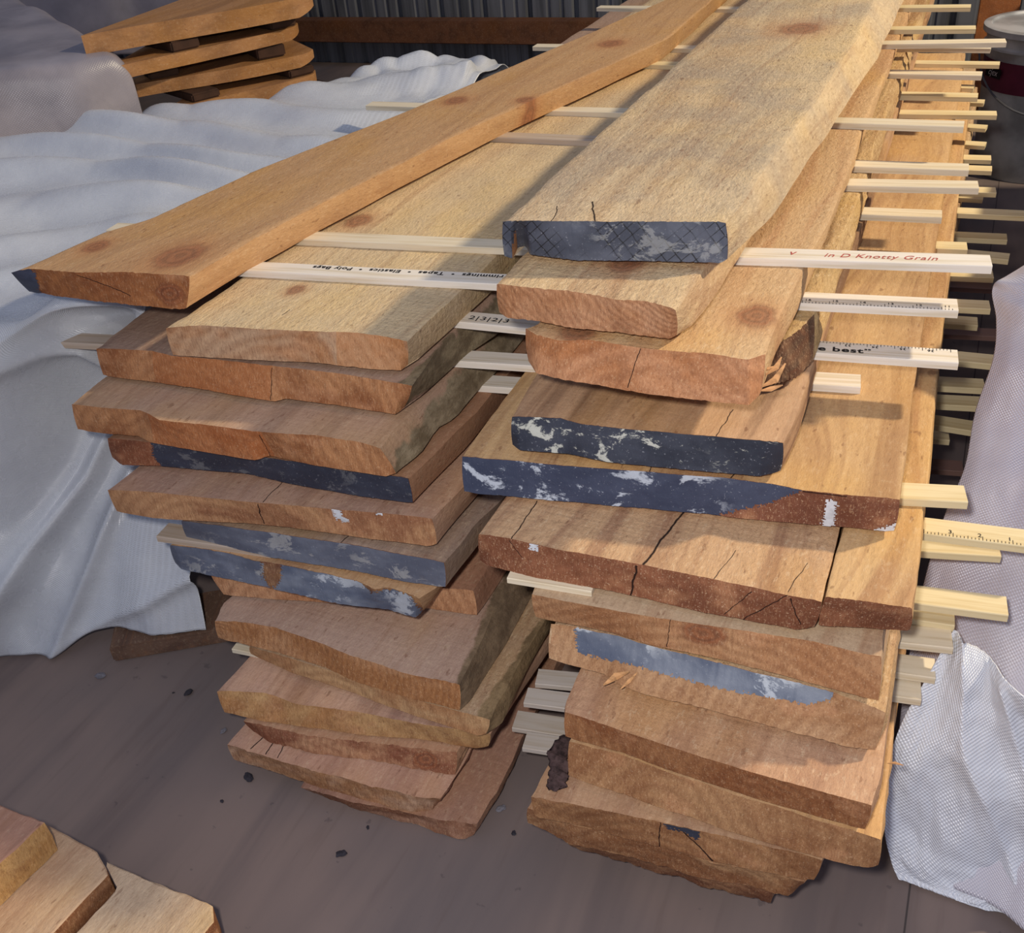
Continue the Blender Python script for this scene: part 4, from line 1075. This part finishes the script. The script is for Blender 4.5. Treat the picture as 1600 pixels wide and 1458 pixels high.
# rail across the wall: find height from its pixel at the wall plane
def at_y(px, py, Y):
    r = RW @ Vector(((px-800)/FPX, (729-py)/FPX, -1.0)); t = Y/r.y
    return Vector((r.x*t, Y, CAMZ+r.z*t))
ra = at_y(560, 32, 3.88); rb = at_y(560, 66, 3.88)
rr = crate_block('rail', -4.6, 3.87, -.6, 3.95, rb.z, ra.z, rail_w)
rr.name = 'trim_1'; structure(rr); del_keys = [k for k in ('label', 'category') if k in rr]
for k in del_keys: del rr[k]
pa = at_y(1528, 20, 3.5); pb = at_y(1592, 20, 3.5)
post = crate_block('timber_post', pa.x, 3.5, pb.x, 3.62, -.37, 2.4, wood_top('orange_post_wood', 61, base=(176, 100, 50), dark=(132, 72, 38), fuzz=.2), 'orange-brown upright timber post in front of the wall at top right', 'post')

# ---------------------------------------------------------------- pails
def lathe(prof, n, cx, cy, cz, squash=None):
    v = []; f = []
    for r, z in prof:
        for i in range(n):
            a = 2*math.pi*i/n; v.append(Vector((cx+r*math.cos(a), cy+r*math.sin(a), cz+z)))
    for k in range(len(prof)-1):
        for i in range(n):
            j = (i+1) % n; f.append((k*n+i, k*n+j, (k+1)*n+j, (k+1)*n+i))
    f.append(tuple(range(n))[::-1]); f.append(tuple((len(prof)-1)*n+i for i in range(n)))
    return v, f
pail_m = flat_mat('white_pail_plastic', (178, 178, 180), .4, .5, .12, 8)
maroon = flat_mat('maroon_label', (92, 30, 52), .5, .4, .05)
blackp = flat_mat('black_label_patch', (24, 22, 24), .6, .3, .05)
whitep = flat_mat('white_label_print', (220, 220, 220), .6, .3, .05)
def pail(x, y, z0, h, r, label, band=True):
    e = bpy.data.objects.new('paint_pail', None); C.objects.link(e); e.location = (x, y, z0); tag(e, label, 'pail')
    v, f = lathe([(r*.86, 0), (r*.88, .004), (r*.95, h*.6), (r*.98, h*.86), (r*1.03, h*.865), (r*1.03, h*.88), (r*.98, h*.89), (r, h*.965)], 48, x, y, z0)
    mesh_obj('pail_body', v, f, pail_m, parent=e)
    v, f = lathe([(r*1.05, h*.955), (r*1.06, h*.96), (r*1.06, h*.995), (r*1.03, h), (r*.95, h), (r*.93, h*.985), (.01, h*.985)], 48, x, y, z0)
    mesh_obj('lid', v, f, pail_m, parent=e)
    # wire handle
    hv = []; hf = []; n = 24
    for i in range(n+1):
        a = math.pi+math.pi*i/n
        c_ = Vector((x+(r*1.06)*math.cos(a), y+(r*1.06)*math.sin(a), z0+h*.85-.13*math.sin(math.pi*i/n)))
        for k in range(6):
            b_ = 2*math.pi*k/6; hv.append(c_+Vector((math.cos(a)*math.cos(b_), math.sin(a)*math.cos(b_), math.sin(b_)))*.0025)
    for i in range(n):
        for k in range(6): hf.append((i*6+k, i*6+(k+1) % 6, (i+1)*6+(k+1) % 6, (i+1)*6+k))
    mesh_obj('handle', hv, hf, flat_mat('steel_wire', (90, 90, 95), .4, .6, .1), parent=e)
    if band:
        rr_ = lambda zz: r*(.95+.03*(zz/h-.6)/.26)+.0015
        v = []; f = []; n = 40
        for i in range(n+1):
            a = math.radians(150+i*(330-150)/n)
            for zz in (h*.60, h*.80): v.append(Vector((x+rr_(zz)*math.cos(a), y+rr_(zz)*math.sin(a), z0+zz)))
        for i in range(n): f.append((2*i, 2*i+2, 2*i+3, 2*i+1))
        lb = mesh_obj('label_band', v, f, maroon, parent=e); lb['label'] = 'maroon band'
        a0 = math.radians(216)
        tn = Vector((-math.sin(a0), math.cos(a0), 0)); nn = Vector((math.cos(a0), math.sin(a0), 0))
        c_ = Vector((x, y, z0+h*.72))+nn*(r*.965+.003)
        mesh_obj('label_patch', [c_-tn*.03-V((0, 0, .012)), c_+tn*.03-V((0, 0, .012)), c_+tn*.03+V((0, 0, .012)), c_-tn*.03+V((0, 0, .012))], [(0, 1, 2, 3)], blackp, parent=e, smooth=False)
        cu = bpy.data.curves.new('t', 'FONT'); cu.body = 'cjex'; cu.size = .022; cu.align_x = 'CENTER'; cu.shear = .3
        to = bpy.data.objects.new('t', cu); C.objects.link(to); bpy.context.view_layer.update()
        me = bpy.data.meshes.new_from_object(to.evaluated_get(bpy.context.evaluated_depsgraph_get())); bpy.data.objects.remove(to)
        me.materials.clear(); me.materials.append(whitep)
        lo = bpy.data.objects.new('lettering', me); C.objects.link(lo); lo.parent = e
        M_ = Matrix((tn, Vector((0, 0, 1)), nn)).transposed().to_4x4()
        lo.matrix_local = Matrix.Translation(c_+nn*.0015-V((0, 0, .006))-V((x, y, z0))) @ M_
    return e
pc = at(1606, 262, -.37)
pail(pc.x, pc.y, -.37, .36, .155, 'white lidded pail with a maroon label band at the right edge')
pc2 = at(1640, 175, -.37)
pail(pc2.x+.10, pc2.y-.1, -.37, .38, .16, 'plain pale pail standing behind the maroon-banded one', band=False)

# ---------------------------------------------------------------- boards at lower left
def prism(name, top_poly, z, t, mats, label, cat='board', inset=.0, seed=1):
    """outline drawn on the top face; straight down sides"""
    N = []
    n = len(top_poly)
    for i in range(n):
        a = top_poly[i]; b = top_poly[(i+1) % n]
        L_ = (b-a).length; k = max(1, int(L_/.006)) if L_ < 1.2 else 40
        for q in range(k): N.append(a.lerp(b, q/k))
    m = len(N); v = []; f = []; fm = []
    cen = sum(N, Vector((0, 0, 0)))/m
    layers = [(-.0015, 0), (0, -.0012), (.0004, -t*.5), (0, -t)]
    for q, (o_, dz) in enumerate(layers):
        for i, p in enumerate(N):
            tdir = (N[(i+1) % m]-N[i-1]); nrm = Vector((tdir.y, -tdir.x, 0)).normalized()
            if (p-cen).dot(nrm) < 0: nrm = -nrm
            jit = n1(i*.4+seed*9, q*1.7, seed)*.0012
            v.append(Vector((p.x, p.y, z+dz))+nrm*(o_+jit))
    for q in range(len(layers)-1):
        for i in range(m):
            j = (i+1) % m; f.append((q*m+i, q*m+j, (q+1)*m+j, (q+1)*m+i)[::-1]); fm.append(1 if q else 0)
    f.append(tuple(range(m))); fm.append(0); f.append(tuple((len(layers)-1)*m+i for i in range(m))[::-1]); fm.append(0)
    me = bpy.data.meshes.new(name); org = N[0]; me.from_pydata([tuple(p-org) for p in v], [], f)
    for mm in mats: me.materials.append(mm)
    for p, i in zip(me.polygons, fm): p.material_index = i
    import bmesh
    bm = bmesh.new(); bm.from_mesh(me); bmesh.ops.recalc_face_normals(bm, faces=bm.faces); bm.to_mesh(me); bm.free()
    o = bpy.data.objects.new(name, me); C.objects.link(o); o.location = org
    tag(o, label, cat); return o
def wood_dir(name, seed, ang, **k):
    """sawn face whose grain runs at ang in plan"""
    m = wood_top(name, seed, **k); nt_ = m.node_tree
    tc = [n for n in nt_.nodes if n.type == 'TEX_COORD'][0]
    mp = nt_.nodes.new('ShaderNodeMapping'); mp.inputs['Rotation'].default_value = (0, 0, math.radians(90)-ang)
    ls = [l for l in nt_.links if l.from_node == tc]
    for l in ls:
        to = l.to_socket; nt_.links.remove(l); nt_.links.new(mp.outputs[0], to)
    nt_.links.new(tc.outputs['Object'], mp.inputs[0]); return m
zB = -.295
q1 = at(182, 1382, zB); q0 = at(100, 1470, zB); gd = (q1-q0); gang = math.atan2(gd.y, gd.x); g_ = gd.normalized()
def back_by(p, L_): return p-g_*L_
c1, c2 = at(166, 1346, zB), at(331, 1416, zB); c3 = at(334, 1440, zB)
prism('timber_board', [c1, at(240, 1378, zB), at(322, 1410, zB), c2, c3, back_by(c3, .9), back_by(at(185, 1386, zB), .9), at(185, 1386, zB)], zB, .04,
      [wood_dir('offcut_face_a', 71, gang, base=(196, 166, 132), dark=(168, 134, 104), fuzz=.7), wood_end('offcut_end_a', 71)],
      'rightmost pale board of the three entering at the lower left corner', seed=1)
zB2 = zB+.010
d1, d2, d2b, d3 = [at(a, b, zB)-Vector((.003, 0, 0)) for a, b in ((94, 1306), (163, 1344), (178, 1368), (181, 1380))]
d1 = d1-(d2-d1)*.25
off = Vector((g_.y, -g_.x, 0))*(-.004)
prism('timber_board', [d1+off, d2+off, d2b+off, d3+off, back_by(d3, .9)+off, back_by(d1, .9)+off], zB2, .05-.0,
      [wood_dir('offcut_face_b', 72, gang, base=(198, 160, 124), dark=(172, 130, 98), fuzz=.5), wood_end('offcut_end_b', 72)],
      'middle pale board of three entering at the lower left corner, dark gap at right', seed=2)
zB3 = zB2+.045
e1, e2 = at(-60, 1235, zB3), at(69, 1284, zB3); e3 = at(-2, 1350, zB3)
gd3 = (e3-e2).normalized()
prism('timber_board', [e1, e2, e2+gd3*.6, e1+gd3*.6], zB3, .044,
      [wood_dir('offcut_face_c', 73, gang, base=(180, 130, 104), dark=(150, 104, 84), fuzz=.3), wood_end('offcut_end_c', 73, base=(226, 180, 112), dark=(206, 154, 88), speck=.1, freq=20)],
      'thick reddish-topped board lying on the pale ones at the left edge, striated yellow side', seed=3)
crate_block('bearer_timber', at(60, 1440, -.37).x-.35, at(60, 1440, -.37).y-.08, at(60, 1440, -.37).x+.12, at(60, 1440, -.37).y-.02, -.37, zB-.0405, dk,
            'hidden dark timber carrying the lower-left boards', 'timber', rot=.3)

# ---------------------------------------------------------------- chips and crumbs on the floor
chip_m = flat_mat('dark_bark_chip', (58, 54, 60), .8, .2, .15, 60, .2)
chip_pale = flat_mat('grey_crumb', (120, 116, 122), .8, .2, .1, 60, .2)
def chip(px, py, r, label, mat=chip_m, seed=0, flat=.5, el=1.6):
    import bmesh
    bm = bmesh.new(); bmesh.ops.create_icosphere(bm, subdivisions=3, radius=1)
    for v in bm.verts:
        d = 1+.45*n1(v.co.x*1.5+seed, v.co.y*1.5, v.co.z*1.5+seed)
        v.co = Vector((v.co.x*d*r*el, v.co.y*d*r, v.co.z*d*r*flat))
    zm = min(v.co.z for v in bm.verts)
    for v in bm.verts: v.co.z -= zm
    me = bpy.data.meshes.new('bark_chip'); bm.to_mesh(me); bm.free(); me.materials.append(mat)
    o = bpy.data.objects.new('bark_chip', me); C.objects.link(o); o.location = at(px, py, -.37); o.rotation_euler = (0, 0, seed*1.3)
    tag(o, label, 'chip', 'bark chips on the floor')
for i, (a, b, r, lab) in enumerate([(295, 1084, .0040, 'dark bark chip on the floor left of the rounded wavy board end'),
        (389, 1217, .0046, 'curved dark chip just below the board with three cracks'),
        (533, 1336, .0038, 'dark chip alone on the open floor below the left stack'),
        (803, 1303, .0022, 'tiny black chip on the floor between the two stacks'),
        (157, 1057, .0045, 'pale grey crumb near the hem of the left sheet'),
        (350, 1143, .0030, 'small grey crumb beside the lower left stack'),
        (347, 1253, .0018, 'speck-sized chip left of the curved dark chip'),
        (783, 1265, .0036, 'dull grey crumb in the floor gap between the stacks'),
        (575, 1294, .0016, 'speck-sized chip directly under the bottom left board'),
        (271, 1083, .0012, 'speck beside the dark bark chip')]):
    chip(a, b, r, lab, chip_pale if 'grey' in lab else chip_m, seed=i+1)

# ---------------------------------------------------------------- splinters as parts
spl_m = flat_mat('raw_splinter_wood', (214, 160, 108), .8, .2, .1, 80, .2, (1, 4, 1))
def splinter(par, pts, w, label=None):
    """thin curved sliver through world points"""
    v = []; f = []; n = len(pts)
    for i, p in enumerate(pts):
        k = w*(1-.8*abs(2*i/(n-1)-1)) if n > 2 else w
        dd = (Vector(pts[min(i+1, n-1)])-Vector(pts[max(i-1, 0)])).normalized()
        s_ = dd.cross(Vector((0, -1, .3))).normalized(); u_ = dd.cross(s_).normalized()
        v += [Vector(p)+s_*k, Vector(p)+u_*k*.4, Vector(p)-s_*k, Vector(p)-u_*k*.4]
    for i in range(n-1):
        for k in range(4): f.append((i*4+k, i*4+(k+1) % 4, i*4+4+(k+1) % 4, i*4+4+k))
    f.append((3, 2, 1, 0)); f.append(tuple(4*(n-1)+k for k in range(4)))
    o = mesh_obj('splinter', v, f, spl_m, parent=par, smooth=False)
    if label: o['label'] = label
b3 = BOARDS['r3']; zz = 4*P
for (p0, p1, p2, w) in [((1190, 603, zz-.03), (1212, 592, zz-.024), (1228, 566, zz-.012), .0030), ((1188, 609, zz-.033), (1205, 606, zz-.03), (1224, 600, zz-.026), .0022),
                        ((1196, 585, zz-.024), (1214, 572, zz-.016), (1222, 556, zz-.008), .0024), ((1186, 570, zz-.010), (1200, 575, zz-.018), (1214, 570, zz-.016), .0018)]:
    splinter(b3, [at(*p0)-V((0, .002, 0)), at(*p1)-V((0, .002, 0)), at(*p2)-V((0, .002, 0))], w)
b8 = BOARDS['r8']; z8 = -2*P
for (p0, p1, p2, w) in [((945, 1066, z8-.03), (965, 1052, z8-.025), (985, 1045, z8-.018), .0035), ((972, 1072, z8-.032), (985, 1060, z8-.026), (998, 1046, z8-.02), .0018)]:
    splinter(b8, [at(*p0)-V((0, .004, 0)), at(*p1)-V((0, .004, 0)), at(*p2)-V((0, .004, 0))], w)
def bark_lump(par, pts, rad, mat, label):
    v = []; f = []; n = 30; m = 12
    for i in range(n+1):
        t = i/n; p = bez(pts, t); rr_ = rad*(math.sin(math.pi*min(.97, max(.03, t)))**.5)
        for k in range(m):
            a = 2*math.pi*k/m
            q = Vector((math.cos(a)*rr_, 0, abs(math.sin(a))*rr_*.32*(1 if math.sin(a) > 0 else .1)))
            v.append(p+q*(1+.7*n1(t*9, a*1.2, 4))+Vector((0, 0, .003*n1(t*25, a*3, 1))))
    for i in range(n):
        for k in range(m): f.append((i*m+k, i*m+(k+1) % m, (i+1)*m+(k+1) % m, (i+1)*m+k))
    o = mesh_obj('bark_patch', v, f, mat, parent=par, sharp=None); o['label'] = label
bark_m = flat_mat('dark_grey_bark', (88, 70, 68), .95, .1, .22, 120, .8)
bark_lump(BOARDS['r11'], [at(864, 1236, -.214), at(872, 1210, -.214), at(876, 1180, -.213), at(886, 1150, -.213)], .012, bark_m, 'dark flaking bark')
b10 = BOARDS['r10']
splinter(b10, [at(1386, 1193, -.14), at(1398, 1192, -.14), at(1412, 1196, -.141)], .0015)

# ---------------------------------------------------------------- light
def area(name, loc, target, size, power, col):
    l = bpy.data.lights.new(name, 'AREA'); l.energy = power; l.size = size; l.color = col; l.shape = 'DISK'
    o = bpy.data.objects.new(name, l); C.objects.link(o); o.location = loc
    o.rotation_euler = (Vector(target)-Vector(loc)).to_track_quat('-Z', 'Y').to_euler(); return o
area('work_lamp', (1.70, 2.25, 1.85), (-.3, 1.1, 0), .15, 92, (1.0, .85, .60))
area('camera_flash', (-.05, -.04, .66), (-.25, .8, 0), .05, 8.5, (1.0, .96, .93))
w = bpy.data.worlds.new('dim_shed'); scn.world = w; w.use_nodes = True
bg = w.node_tree.nodes['Background']; bg.inputs[0].default_value = (.49, .58, .84, 1); bg.inputs[1].default_value = .5
for o in scn.objects:
    if '_len' in o: del o['_len']
